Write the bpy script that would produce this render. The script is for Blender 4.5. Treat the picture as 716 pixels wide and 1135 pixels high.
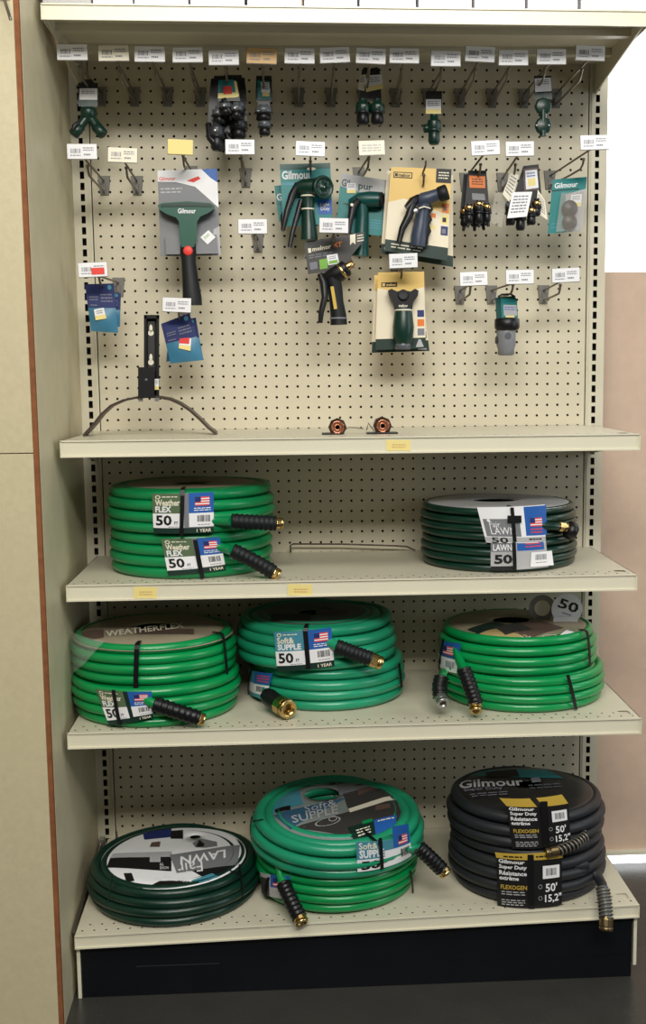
import bpy, bmesh, math, random
from mathutils import Vector, Matrix

# ------------------------------------------------------------------ units: inches -> metres
I = 0.0254
random.seed(7)
for o in list(bpy.data.objects):
    bpy.data.objects.remove(o, do_unlink=True)
scene = bpy.context.scene
COL = scene.collection

# ------------------------------------------------------------------ camera
CAM = Vector((-5.0135, -116.7825, 53.3177))
YAW, PIT, ROL, FOC, SHX, SHY = 0.059573, -0.131329, -0.0090406, 1350.0, 48.42, 17.12
FW = Vector((math.sin(YAW)*math.cos(PIT), math.cos(YAW)*math.cos(PIT), math.sin(PIT)))
R0 = Vector((math.cos(YAW), -math.sin(YAW), 0)); U0 = R0.cross(FW)
RT = R0*math.cos(ROL) + U0*math.sin(ROL)
UP = -R0*math.sin(ROL) + U0*math.cos(ROL)
cd = bpy.data.cameras.new('camera')
cam = bpy.data.objects.new('camera', cd); COL.objects.link(cam)
cd.sensor_fit = 'AUTO'; cd.sensor_width = 36.0; cd.lens = FOC/1135.0*36.0
cd.shift_x = -SHX/1135.0; cd.shift_y = SHY/1135.0
cd.clip_start = 0.05; cd.clip_end = 60
Mc = Matrix((RT, UP, -FW)).transposed().to_4x4(); Mc.translation = CAM*I
cam.matrix_world = Mc
scene.camera = cam

# ------------------------------------------------------------------ world, lights, exposure
scene.view_settings.view_transform = 'Standard'
scene.view_settings.look = 'None'
scene.view_settings.gamma = 1
scene.view_settings.use_curve_mapping = False
scene.view_settings.exposure = -0.04
w = bpy.data.worlds.new('store_air'); scene.world = w; w.use_nodes = True
w.node_tree.nodes['Background'].inputs[0].default_value = (1.0, 0.96, 0.89, 1)
w.node_tree.nodes['Background'].inputs[1].default_value = 0.085

def area_light(name, loc, target, sx, sy, power, color):
    ld = bpy.data.lights.new(name, 'AREA'); ld.shape = 'RECTANGLE'
    ld.size = sx*I; ld.size_y = sy*I; ld.energy = power; ld.color = color
    o = bpy.data.objects.new(name, ld); COL.objects.link(o)
    o.location = Vector(loc)*I
    o.rotation_euler = (Vector(target)-Vector(loc)).to_track_quat('-Z', 'Y').to_euler()
    return o
area_light('ceiling_light', (-4, -84, 134), (-2, -2, 48), 110, 26, 38, (1.0, 0.96, 0.90))
area_light('ceiling_light', (4, -150, 121), (0, 0, 50), 90, 20, 112, (1.0, 0.97, 0.90))
area_light('daylight', (120, -60, 70), (10, -8, 30), 50, 80, 26, (0.88, 0.94, 1.0))

# ------------------------------------------------------------------ photo pixel -> point at a chosen depth
def ray(u, v):
    return FW + RT*((u-358-SHX)/FOC) - UP*((v-567.5-SHY)/FOC)
def at(u, v, y):
    d = ray(u, v); return CAM + d*((y-CAM.y)/d.y)
def atz(u, v, z):
    d = ray(u, v); return CAM + d*((z-CAM.z)/d.z)

# ------------------------------------------------------------------ materials
MATS = {}
def lin(c):
    return tuple(((x/255.0)/12.92 if x/255.0 <= .04045 else ((x/255.0+.055)/1.055)**2.4) for x in c)
def mat(name, rgb, rough=.5, metal=0., noise=0., scale=30., bump=0., bscale=200., spec=.5, alpha=1., emit=None, trans=0., coat=0., rvar=0.):
    if name in MATS: return MATS[name]
    m = bpy.data.materials.new(name); m.use_nodes = True
    nt = m.node_tree; b = nt.nodes['Principled BSDF']
    c = lin(rgb)
    b.inputs['Base Color'].default_value = (*c, 1)
    b.inputs['Roughness'].default_value = rough
    b.inputs['Metallic'].default_value = metal
    b.inputs['Specular IOR Level'].default_value = spec
    b.inputs['Coat Weight'].default_value = coat
    if trans: b.inputs['Transmission Weight'].default_value = trans
    if alpha < 1: b.inputs['Alpha'].default_value = alpha
    if emit:
        b.inputs['Emission Color'].default_value = (*lin(emit[0]), 1); b.inputs['Emission Strength'].default_value = emit[1]
    if noise or bump or rvar:
        tc = nt.nodes.new('ShaderNodeTexCoord')
    if noise or rvar:
        n = nt.nodes.new('ShaderNodeTexNoise'); n.inputs['Scale'].default_value = scale; n.inputs['Detail'].default_value = 5
        nt.links.new(tc.outputs['Object'], n.inputs['Vector'])
        if noise:
            mr = nt.nodes.new('ShaderNodeMapRange'); mr.inputs[1].default_value = .25; mr.inputs[2].default_value = .75
            mr.inputs[3].default_value = 1-noise; mr.inputs[4].default_value = 1+noise
            nt.links.new(n.outputs['Fac'], mr.inputs[0])
            mx = nt.nodes.new('ShaderNodeVectorMath'); mx.operation = 'SCALE'
            mx.inputs[0].default_value = c; nt.links.new(mr.outputs[0], mx.inputs['Scale'])
            nt.links.new(mx.outputs[0], b.inputs['Base Color'])
        if rvar:
            m2 = nt.nodes.new('ShaderNodeMapRange'); m2.inputs[3].default_value = rough-rvar; m2.inputs[4].default_value = rough+rvar
            nt.links.new(n.outputs['Fac'], m2.inputs[0]); nt.links.new(m2.outputs[0], b.inputs['Roughness'])
    if bump:
        n2 = nt.nodes.new('ShaderNodeTexNoise'); n2.inputs['Scale'].default_value = bscale; n2.inputs['Detail'].default_value = 3
        nt.links.new(tc.outputs['Object'], n2.inputs['Vector'])
        bp = nt.nodes.new('ShaderNodeBump'); bp.inputs['Strength'].default_value = bump; bp.inputs['Distance'].default_value = .002
        nt.links.new(n2.outputs['Fac'], bp.inputs['Height']); nt.links.new(bp.outputs[0], b.inputs['Normal'])
    MATS[name] = m
    return m

PAINT = mat('beige_enamel', (208, 202, 180), .38, noise=.03, scale=12, rvar=.05)
PEG = mat('beige_pegboard', (204, 196, 172), .5, noise=.04, scale=6, bump=.08, bscale=300)
LIP = mat('cream_enamel', (222, 217, 194), .3, noise=.02, scale=14)
HOLE = mat('dark_hole_shade', (38, 30, 24), .9)  # near-black brown puts the shade inside holes and slots into the colour
KICK = mat('black_kick_paint', (8, 11, 17), .45, noise=.25, scale=18, spec=.3)
FLOORM = mat('grey_vinyl_floor', (56, 56, 52), .27, noise=.10, scale=9, bump=.05, bscale=60, rvar=.08)
PANEL = mat('speckled_beige_laminate', (200, 189, 154), .55, noise=.05, scale=90, bump=.1, bscale=260)
PANELS = mat('beige_laminate_side', (206, 197, 165), .5, noise=.06, scale=20, bump=.05, bscale=200)
BROWN = mat('raw_brown_board_edge', (132, 80, 44), .8, noise=.25, scale=60)
PINK = mat('pinkish_tan_wall', (208, 182, 160), .8, noise=.05, scale=30, bump=.15, bscale=150)
WIRE = mat('galvanised_wire', (120, 112, 100), .35, metal=.7)
PLATE = mat('grey_clear_plastic', (138, 135, 130), .25, spec=.6, alpha=.75)
TAGINK = mat('faded_tag_print', (138, 138, 152), .6)
WHITE = mat('white_paper', (236, 236, 238), .5)
OFFW = mat('cream_paper', (232, 226, 205), .5)
BLACK = mat('black_print', (16, 16, 18), .5)
INK = mat('grey_print', (120, 120, 132), .5)
YEL = mat('yellow_paper', (236, 218, 140), .5)
TAN = mat('tan_paper', (214, 176, 118), .5)
RED = mat('red_sticker', (226, 62, 52), .5)
BLKP = mat('black_plastic', (15, 15, 18), .38, spec=.4)
BLKR = mat('black_rubber', (15, 19, 22), .55, spec=.35)
BRASS = mat('brass', (206, 176, 116), .25, metal=1., noise=.1, scale=80)
COPPER = mat('copper', (196, 132, 104), .25, metal=1.)
BRONZE = mat('dark_bronze', (62, 44, 36), .35, metal=.6)
STEEL = mat('brown_steel_band', (74, 62, 54), .4, metal=.5)
ALU = mat('pale_metal', (180, 180, 176), .3, metal=.9)
G_WF = mat('hose_green', (3, 132, 74), .32, noise=.05, scale=8, spec=.5, coat=.15)
G_BR = mat('hose_bright_green', (3, 142, 74), .3, noise=.05, scale=8, coat=.2)
G_DK = mat('hose_dark_green', (8, 46, 34), .33, noise=.07, scale=8, coat=.05)
G_TQ = mat('hose_turquoise', (30, 148, 108), .32, noise=.05, scale=8, coat=.15)
G_BK = mat('hose_charcoal', (34, 36, 40), .5, noise=.08, scale=10)
TEAL = mat('teal_card', (12, 122, 122), .4)
TEALD = mat('deep_teal_plastic', (6, 68, 64), .35)
GRND = mat('dark_green_plastic', (8, 46, 36), .35)
GRN = mat('green_plastic', (8, 78, 60), .35)
GREYC = mat('grey_card', (120, 122, 126), .45)
GREYL = mat('light_grey_card', (176, 176, 178), .45)
GREYD = mat('charcoal_card', (58, 56, 54), .45)
BLUE = mat('blue_print', (34, 92, 170), .45)
BLUED = mat('navy_print', (30, 44, 104), .45)
BLUEL = mat('light_blue_gasket', (62, 122, 152), .4)
OLIVE = mat('olive_print', (88, 108, 78), .45)
SKYB = mat('steel_blue_print', (70, 140, 160), .45)
DGREENC = mat('dark_green_print', (14, 44, 36), .45)
BUFF = mat('buff_print', (182, 160, 108), .5)
GOLDC = mat('golden_card', (226, 190, 108), .45)
CREAMC = mat('cream_card', (232, 222, 196), .45)
GOLDP = mat('gold_print', (198, 166, 66), .45)
ORANGE = mat('orange_print', (226, 120, 36), .45)
LIME = mat('green_print', (120, 180, 60), .45)
SLATE = mat('slate_blue_plastic', (54, 63, 82), .4)
GREYP = mat('grey_plastic', (84, 88, 94), .35)
FILM = mat('clear_film', (226, 230, 228), .12, alpha=.22, spec=.7)
BLIST = mat('blister_plastic', (210, 206, 198), .15, alpha=.2, spec=.7)
TAUPE = mat('taupe_card', (150, 140, 118), .4)
PLUM = mat('plum_print', (96, 78, 70), .45)

# ------------------------------------------------------------------ mesh builder (inches)
_txt = {}
def text_mesh(s, bold):
    k = (s, bold)
    if k not in _txt:
        cu = bpy.data.curves.new('glyphs', 'FONT'); cu.body = s; cu.size = 1; cu.resolution_u = 2; cu.offset = bold; cu.space_line = .9
        ob = bpy.data.objects.new('glyphs', cu)
        me = bpy.data.meshes.new_from_object(ob)
        vs = [v.co.copy() for v in me.vertices]; fs = [tuple(p.vertices) for p in me.polygons]
        bpy.data.objects.remove(ob); bpy.data.curves.remove(cu); bpy.data.meshes.remove(me)
        _txt[k] = (vs, fs)
    return _txt[k]

class MB:
    def __init__(s): s.v = []; s.f = []; s.m = []; s.sm = []; s.mats = []; s.T = Matrix.Identity(4)
    def mi(s, m):
        if m not in s.mats: s.mats.append(m)
        return s.mats.index(m)
    def add(s, vs, fs, m, sm=False):
        b = len(s.v); k = s.mi(m)
        s.v += [s.T @ Vector(p) for p in vs]
        for f in fs: s.f.append(tuple(i+b for i in f)); s.m.append(k); s.sm.append(sm)
    def box(s, x0, x1, y0, y1, z0, z1, m, bev=0):
        bm = bmesh.new(); bmesh.ops.create_cube(bm, size=1)
        for q in bm.verts: q.co = Vector(((x0+x1)/2+q.co.x*(x1-x0), (y0+y1)/2+q.co.y*(y1-y0), (z0+z1)/2+q.co.z*(z1-z0)))
        if bev: bmesh.ops.bevel(bm, geom=bm.edges[:], offset=bev, segments=2, profile=.5, affect='EDGES')
        bm.verts.index_update()
        s.add([q.co.copy() for q in bm.verts], [tuple(q.index for q in f.verts) for f in bm.faces], m); bm.free()
    def tube(s, path, r, m, n=8, caps=True, ref=None, sm=True):
        P = [Vector(p) for p in path]; N = len(P)
        rr = r if isinstance(r, (list, tuple)) else [r]*N
        T = [(P[min(i+1, N-1)]-P[max(i-1, 0)]).normalized() for i in range(N)]
        nv = Vector(ref) if ref else (Vector((0, 1, 0)) if abs(T[0].y) < .9 else Vector((0, 0, 1)))
        vs = []
        for i in range(N):
            nv = (nv - T[i]*nv.dot(T[i])).normalized(); bv = T[i].cross(nv)
            q = rr[i]; ra, rb = q if isinstance(q, (list, tuple)) else (q, q)
            for k in range(n):
                a = 2*math.pi*k/n
                vs.append(P[i] + nv*(math.cos(a)*rb) + bv*(math.sin(a)*ra))
        fs = []
        for i in range(N-1):
            for k in range(n):
                a = i*n+k; b = i*n+(k+1) % n
                fs.append((a, b, b+n, a+n))
        s.add(vs, fs, m, sm)
        if caps:
            s.add(vs[:n], [tuple(range(n))[::-1]], m); s.add(vs[-n:], [tuple(range(n))], m)
    def lathe(s, prof, base, axis, m, n=16, knurl=0, sm=True):
        # prof: list of (radius, height along axis); knurl: fraction removed from every other vertex
        ax = Vector(axis).normalized(); nv = Vector((0, 0, 1)) if abs(ax.z) < .9 else Vector((1, 0, 0))
        nv = (nv-ax*nv.dot(ax)).normalized(); bv = ax.cross(nv); B = Vector(base); vs = []
        for r, h in prof:
            for k in range(n):
                a = 2*math.pi*k/n; q = r*(1-knurl if k % 2 else 1)
                vs.append(B+ax*h+nv*(q*math.cos(a))+bv*(q*math.sin(a)))
        fs = []
        for i in range(len(prof)-1):
            for k in range(n):
                a = i*n+k; b = i*n+(k+1) % n; fs.append((a, b, b+n, a+n))
        s.add(vs, fs, m, sm)
        if prof[0][0] > 1e-4: s.add(vs[:n], [tuple(range(n))[::-1]], m)
        if prof[-1][0] > 1e-4: s.add(vs[-n:], [tuple(range(n))], m)
    def prism(s, front, back, m):
        n = len(front); vs = list(front)+list(back)
        fs = [tuple(range(n)), tuple(range(n, 2*n))[::-1]]+[(k, n+k, n+(k+1) % n, (k+1) % n) for k in range(n)]
        s.add(vs, fs, m)
    # drawing on a surface S(a, b, h): a, b in 0..1 (b downward), h = lift off the surface
    def rect(s, S, x0, x1, y0, y1, m, h=.01, nx=1, ny=1):
        nx = max(nx, math.ceil(abs(x1-x0)/.09)); ny = max(ny, math.ceil(abs(y1-y0)/.2))
        vs = [S(x0+(x1-x0)*i/nx, y0+(y1-y0)*j/ny, h) for j in range(ny+1) for i in range(nx+1)]
        fs = [(j*(nx+1)+i, (j+1)*(nx+1)+i, (j+1)*(nx+1)+i+1, j*(nx+1)+i+1) for j in range(ny) for i in range(nx)]
        s.add(vs, fs, m, nx*ny > 1)
    def shape(s, S, pts, m, h=.01):
        s.add([S(a, b, h) for a, b in pts], [tuple(range(len(pts)))], m)
    def oval(s, S, cx, cy, rx, ry, m, h=.01, n=16, hole=0):
        if hole:
            vs = [S(cx+rx*q*math.cos(6.28318*k/n), cy+ry*q*math.sin(6.28318*k/n), h) for q in (1, hole) for k in range(n)]
            s.add(vs, [(k, (k+1) % n, n+(k+1) % n, n+k) for k in range(n)], m)
        else:
            s.add([S(cx+rx*math.cos(6.28318*k/n), cy+ry*math.sin(6.28318*k/n), h) for k in range(n)], [tuple(range(n))], m)
    def text(s, S, txt, x0, x1, y0, y1, m, h=.02, bold=.02, flip=False):
        vs, fs = text_mesh(txt, bold)
        if not vs: return
        ax = min(v.x for v in vs); bx = max(v.x for v in vs); ay = min(v.y for v in vs); by = max(v.y for v in vs)
        out = []
        for v in vs:
            a = (v.x-ax)/(bx-ax); b = 1-(v.y-ay)/(by-ay)
            if flip: a, b = 1-a, 1-b
            out.append(S(x0+(x1-x0)*a, y0+(y1-y0)*b, h))
        s.add(out, fs, m)
    def barcode(s, S, x0, x1, y0, y1, m=None, h=.02, n=11, back=None):
        if back: s.rect(S, x0, x1, y0, y1, back, h-.008)
        rnd = random.Random(int(x0*1000)+n); x = x0+(x1-x0)*.06; xe = x1-(x1-x0)*.06; st = (xe-x)/n
        for k in range(n):
            wd = st*rnd.choice((.35, .5, .7)); s.rect(S, x, x+wd, y0+(y1-y0)*.08, y1-(y1-y0)*.12, m or BLACK, h); x += st
    def lines(s, S, x0, x1, y0, y1, n, m, h=.02):
        rnd = random.Random(n*7+int(x0*100))
        for k in range(n):
            a = y0+(y1-y0)*(k+.2)/n; b = y0+(y1-y0)*(k+.62)/n
            x = x0
            while x < x1-.01:
                wd = (x1-x0)*rnd.uniform(.12, .3); e = min(x+wd, x1)
                s.rect(S, x, e, a, b, m, h); x = e+(x1-x0)*.05
    def flag(s, S, x0, x1, y0, y1, h=.02):
        s.rect(S, x0, x1, y0, y1, WHITE, h)
        for k in range(4):
            a = y0+(y1-y0)*(k*2)/7; b = y0+(y1-y0)*(k*2+1)/7; s.rect(S, x0, x1, a, b, RED, h+.008)
        s.rect(S, x0, x0+(x1-x0)*.4, y0, y0+(y1-y0)*4/7, BLUED, h+.016)
    def build(s, name, parent=None, kind=None, label=None):
        me = bpy.data.meshes.new(name)
        me.from_pydata([(v.x*I, v.y*I, v.z*I) for v in s.v], [], s.f)
        for m in s.mats: me.materials.append(m)
        me.polygons.foreach_set('material_index', s.m); me.polygons.foreach_set('use_smooth', s.sm); me.update()
        o = bpy.data.objects.new(name, me); COL.objects.link(o)
        if parent: o.parent = parent
        if kind: o['kind'] = kind
        if label: o['label'] = label
        return o

def tag(o, label, cat, group=None):
    o['label'] = label; o['category'] = cat
    if group: o['group'] = group
    return o
def thing(name, label, cat, loc, group=None, rot=(0, 0, 0)):
    o = bpy.data.objects.new(name, None); COL.objects.link(o); o.empty_display_size = .03
    o.location = Vector(loc)*I; o.rotation_euler = rot
    return tag(o, label, cat, group)

def cell(mb, M, x0, x1, z0, z1, cx, cz, hw, hh, m, mh, depth=.22, n8=True):
    """a sheet cell x0..x1, z0..z1 with a real hole through it; M(x, z, d) maps to 3-D"""
    xm, zm = cx, cz
    out = [(x0, z0), (xm, z0), (x1, z0), (x1, zm), (x1, z1), (xm, z1), (x0, z1), (x0, zm)]
    if n8:
        k = .7071; hp = [(cx-hw*k, cz-hh*k), (cx, cz-hh), (cx+hw*k, cz-hh*k), (cx+hw, cz), (cx+hw*k, cz+hh*k), (cx, cz+hh), (cx-hw*k, cz+hh*k), (cx-hw, cz)]
    else:
        hp = [(cx-hw, cz-hh), (cx, cz-hh), (cx+hw, cz-hh), (cx+hw, cz), (cx+hw, cz+hh), (cx, cz+hh), (cx-hw, cz+hh), (cx-hw, cz)]
    vs = [M(a, b, 0) for a, b in out]+[M(a, b, 0) for a, b in hp]
    mb.add(vs, [(k, (k+1) % 8, 8+(k+1) % 8, 8+k) for k in range(8)], m)
    vs = [M(a, b, 0) for a, b in hp]+[M(a, b, depth) for a, b in hp]
    mb.add(vs, [(k, 8+k, 8+(k+1) % 8, (k+1) % 8)[::-1] for k in range(8)], mh)

# ================================================================== THE SETTING
FZ = 0.5
b = MB(); b.box(-160, 160, -260, 60, FZ-3, FZ, FLOORM); b.build('floor', kind='structure')
b = MB(); b.box(-90, 140, 6, 7, 1.9, 62.5, PINK); b.build('wall_back', kind='structure')
GLOW = mat('daylight_glow', (255, 255, 255), .3, emit=((250, 252, 255), 2.6))
b = MB(); b.box(18, 140, 9, 9.3, 62.5, 118, GLOW); b.box(18, 140, 6, 7, 118, 122, LIP); b.build('window_1', kind='structure')
b = MB(); b.box(18, 140, 6.1, 9, 62.0, 62.5, LIP); b.build('trim_1', kind='structure')
b = MB(); b.box(-90, 18, 6, 7, 62.5, 125, PINK); b.build('wall_back', kind='structure')
b = MB(); b.box(24, 140, 5.6, 5.9, FZ, 1.45, GLOW); b.build('daylight_strip', kind='structure')  # added glowing strip standing in for daylight in the gap under the wall
b = MB(); b.box(24, 140, 5.4, 7.2, 1.45, 1.9, LIP, .05); b.build('trim_2', kind='structure')
def slab(b, x0f, x1f, yf, x0b, x1b, yb, z0, z1, m):
    f = [(x0f, yf, z0), (x1f, yf, z0), (x1f, yf, z1), (x0f, yf, z1)]; k = [(x0b, yb, z0), (x1b, yb, z0), (x1b, yb, z1), (x0b, yb, z1)]
    b.prism(f, k, m)
b = MB(); slab(b, -24.75, -24.28, -22.8, -25.4, -25.03, 6, FZ, 96, PANELS); b.build('wall_left', kind='structure')
b = MB(); b.box(-70, -24.66, -23.4, -22.7, FZ, 47.0, PANEL, .04); b.box(-70, -24.66, -23.4, -22.7, 47.07, 96, PANEL, .04); b.build('wall_left', kind='structure')
b = MB(); b.box(-24.66, -24.3, -23.25, -22.8, FZ, 96, BROWN); b.build('trim_3', kind='structure')

# ================================================================== GONDOLA
fr = thing('gondola_frame', 'beige perforated pegboard shelving frame with slotted uprights and black kick board', 'shelving', (0, 0, FZ))
def off(o): o.location.z = -FZ*I; return o
b = MB()
Mp = lambda x, z, d: (x, d, z)
zt = 84
for k in range(46):
    x = -22.5+k
    for z in range(8, zt):
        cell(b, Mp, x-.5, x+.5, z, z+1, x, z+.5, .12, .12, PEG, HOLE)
b.box(-23.12, -23.0, 0, .2, 7, zt, PEG); b.box(23.0, 23.12, 0, .2, 7, zt, PEG)
b.box(-23.1, 23.1, 0, .2, 6, 8, PEG)
off(b.build('pegboard', fr))
b = MB(); b.box(-23.2, 23.2, .75, .9, 6, zt, HOLE); off(b.build('hole_shade_sheet', fr))  # dark sheet added behind the pegboard so its holes look shaded
for sx in (-24, 24):
    b = MB(); x0, x1 = (-24.95, -23.22) if sx < 0 else (23.22, 24.95)
    for z in range(FZ.__ceil__(), zt):
        cell(b, lambda x, z_, d: (x, -.06+d, z_), x0, x1, z-.5, z+.5, sx, z, .19, .33, PAINT, HOLE, n8=False)
    b.box(x0, x0+.02, -.05, 1.6, FZ, zt, PAINT); b.box(x1-.02, x1, -.05, 1.6, FZ, zt, PAINT)
    xi = -23.45 if sx < 0 else 23.45
    b.box(xi-.04, xi+.04, -.14, -.06, 7, zt, PAINT)
    b.box(x0, x1, .9, 1.0, FZ, zt, HOLE)  # dark sheet inside the upright stands in for shade in the slots
    off(b.build('upright', fr))
b = MB(); b.box(-23.6, 23.55, -18.35, -18.1, FZ, 6.0, KICK, .05)
b.box(-19, -12, -18.37, -18.34, 3.1, 3.15, mat('scuff', (44, 50, 58), .5)); b.box(8, 23, -18.38, -18.34, 2.5, 2.6, KICK)
off(b.build('kick_board', fr))
b = MB()
b.box(-23.95, -23.66, -18.5, -.1, FZ, 5.4, LIP, .03); off(b.build('base_bracket', fr)); b = MB(); b.box(23.66, 23.95, -18.5, -.1, 1.6, 6.2, LIP, .03)
off(b.build('base_bracket', fr))
b = MB(); b.tube([(-24.6, -.4, 7.0), (-24.4, -9, 6.8), (-24.15, -18.2, 6.3)], (.16), WIRE, 6); b.box(-24.7, -24.2, -.9, -.2, 6.2, 7.6, ALU, .05)
off(b.build('side_rail', fr, label='dark grey metal rail'))

def shelf(name, label, zl, zr, zback, D, lip, x0=-23.95, x1=23.95, perf=True, under=1.1, rows=2):
    """a steel shelf: tray, front price rail, two end brackets; zl / zr = front height left / right"""
    t = thing(name, label, 'shelf', (0, 0, 0))
    def H(x, y):
        f = (x-x0)/(x1-x0); zf = zl+(zr-zl)*f; q = min(1, -y/D); return zback+(zf-zback)*q
    S = lambda x, y, d: (x, y, H(x, y)-d)
    b = MB()
    yf = -D+.35; ye = yf+1.0*rows+.3
    vs = [S(x0, -.1, 0), S(x1, -.1, 0), S(x1, ye, 0), S(x0, ye, 0)]; b.add(vs, [(0, 3, 2, 1)], PAINT)
    b.add([S(x0, -.1, .1), S(x1, -.1, .1), S(x1, -D+.1, .1), S(x0, -D+.1, .1)], [(0, 1, 2, 3)], PAINT)
    b.add([S(x0, ye, 0), S(x1, ye, 0), S(x1, yf+1.0*rows, 0), S(x0, yf+1.0*rows, 0)], [(0, 3, 2, 1)], PAINT)
    for r in range(rows):
        ya = yf+r; sh = .5 if r % 2 else 0
        if sh:
            for a, c in ((x0, -23.5+.05), (23.45, x1)):
                b.add([S(a, ya, 0), S(c, ya, 0), S(c, ya+1, 0), S(a, ya+1, 0)], [(0, 1, 2, 3)], PAINT)
            xs = [-23.45+k for k in range(47)]
            ce = [(x, x+1) if x+1 < 23.46 else None for x in xs]
        else:
            ce = [(x0+k*(x1-x0)/48, x0+(k+1)*(x1-x0)/48) for k in range(48)]
        for q in ce:
            if q is None: continue
            a, c = q
            if perf: cell(b, S, a, c, ya, ya+1, (a+c)/2, ya+.5, .10, .12, PAINT, HOLE, depth=.09)
            else: b.add([S(a, ya, 0), S(c, ya, 0), S(c, ya+1, 0), S(a, ya+1, 0)], [(0, 1, 2, 3)], PAINT)
    b.add([S(x0, -D+.1, 0), S(x1, -D+.1, 0), S(x1, yf, 0), S(x0, yf, 0)], [(0, 1, 2, 3)], PAINT)
    for xa, xb in ((x0, x0+.06), (x1-.06, x1)):
        b.prism([S(xa, -.1, 0), S(xa, -D+.1, 0), S(xa, -D+.1, under), S(xa, -.1, under)], [S(xb, -.1, 0), S(xb, -D+.1, 0), S(xb, -D+.1, under), S(xb, -.1, under)], PAINT)
    for yy in (-D*.35, -D*.72):
        b.prism([S(x0, yy, .1), S(x1, yy, .1), S(x1, yy, .7), S(x0, yy, .7)], [S(x0, yy+.9, .1), S(x1, yy+.9, .1), S(x1, yy+.9, .7), S(x0, yy+.9, .7)], PAINT)
    b.build('tray', t)
    b = MB()
    def bar(ya, yb, da, db, m=LIP, xa=x0, xb=x1):
        f = [(xa, ya, H(xa, -D)-da), (xb, ya, H(xb, -D)-da), (xb, ya, H(xb, -D)-db), (xa, ya, H(xa, -D)-db)]
        k = [(p[0], yb, p[2]) for p in f]
        b.prism(f, k, m)
    bar(-D, -D+.1, -.04, lip); bar(-D-.12, -D, -.06, .06); bar(-D-.14, -D, lip-.1, lip+.03)
    bar(-D-.12, -D, 0, lip, LIP, x0, x0+.09); bar(-D-.12, -D, 0, lip, LIP, x1-.09, x1)
    b.build('price_rail', t, label='raised cream front rail')
    for xa, xb in ((x0+.08, x0+.22), (x1-.22, x1-.08)):
        b = MB(); pts = [(-.05, .1), (-D+1.2, .1), (-D+1.2, lip*.7), (-.05, 2.75)]
        b.prism([S(xa, p[0], p[1]) for p in pts], [S(xb, p[0], p[1]) for p in pts], PAINT); b.build('end_bracket', t)
    return t, H
SH = {}
SH['t'], _ = shelf('metal_shelf', 'topmost beige metal shelf, seen from below, holding white cartons', 81.36, 81.2, 81.2, 16.7, 1.15)
SH['1'], _ = shelf('metal_shelf', 'beige shelf under the hooks, holding the arched hose hanger', 47.51, 47.51, 47.51, 16.33, 1.3)
SH['2'], _ = shelf('metal_shelf', 'beige shelf holding two green hoses at left and dark green hoses at right', 35.58, 35.58, 35.58, 16.29, 1.3)
SH['3'], _ = shelf('metal_shelf', 'beige shelf carrying three hose stacks with a turquoise one in the middle', 23.64, 23.64, 23.64, 18.43, 1.28)
SH['b'], HB = shelf('base_deck', 'lowest perforated beige deck above the black kick board', 6.32, 7.33, 7.25, 19.0, 1.08, under=.9)
# curled old price labels on the rails
for key, D, quads in (('1', 16.33, [(428, 455, 487.5, 499.5)]), ('2', 16.29, [(148, 174, 650.5, 663), (319, 346, 647.5, 660)])):
    for (u0, u1, v0, v1) in quads:
        b = MB(); S = lambda a, c, h: at(u0+(u1-u0)*a, v0+(v1-v0)*c, -D-.02-h)
        b.prism([S(0, 0, .02), S(1, .02, .02), S(1, 1, .02), S(0, 1, .02)], [S(0, 0, 0), S(1, .02, 0), S(1, 1, 0), S(0, 1, 0)], YEL)
        b.lines(S, .25, .8, .35, .8, 2, TAN, .04)
        b.build('old_price_label', SH[key], label='yellowed paper label')
# embossed spots on the underside of the top shelf
# ------------------------------------------------------------------ cartons on the top shelf
edges = [(47, 101), (103, 147), (149, 208.5), (211, 271), (274, 334), (337, 396), (398.5, 461), (464, 523), (526, 582), (585, 640.5), (644, 701)]
names = ['grey carton at the left end of the top shelf', 'second carton from the left on the top shelf', 'third carton from the left on the top shelf',
         'fourth carton from the left on the top shelf', 'fifth carton from the left on the top shelf', 'white carton in the middle of the top shelf',
         'fifth carton from the right on the top shelf', 'fourth carton from the right on the top shelf', 'third carton from the right on the top shelf',
         'second carton from the right on the top shelf', 'rightmost carton on the top shelf']
CART = mat('white_carton', (232, 232, 236), .6, noise=.02, scale=20)
for k, ((u0, u1), nm) in enumerate(zip(edges, names)):
    yf = -16.0; x0 = at(u0, 4, yf).x; x1 = at(u1, 4, yf).x; zb = 81.40
    t = thing('carton', nm if k == 0 else nm.replace('carton', 'white carton') if 'white' not in nm else nm, 'box', ((x0+x1)/2, yf+4.5, zb), 'cartons on the top shelf')
    b = MB(); hw = (x1-x0)/2; b.box(-hw, hw, -4.5, 4.5, 0, 5, CART if k else GREYL, .05)
    b.build('carton_body', t)
    b = MB(); b.box(-hw-.02, hw+.02, -4.53, 4.5, .0, .06, GREYD); b.box(-hw+.2, hw-.2, -4.53, -4.5, 1.2, 2.2, GREYL if k else WHITE); b.build('carton_bands', t)  # thin dark line around the base, contrasting panel on the front

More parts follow.
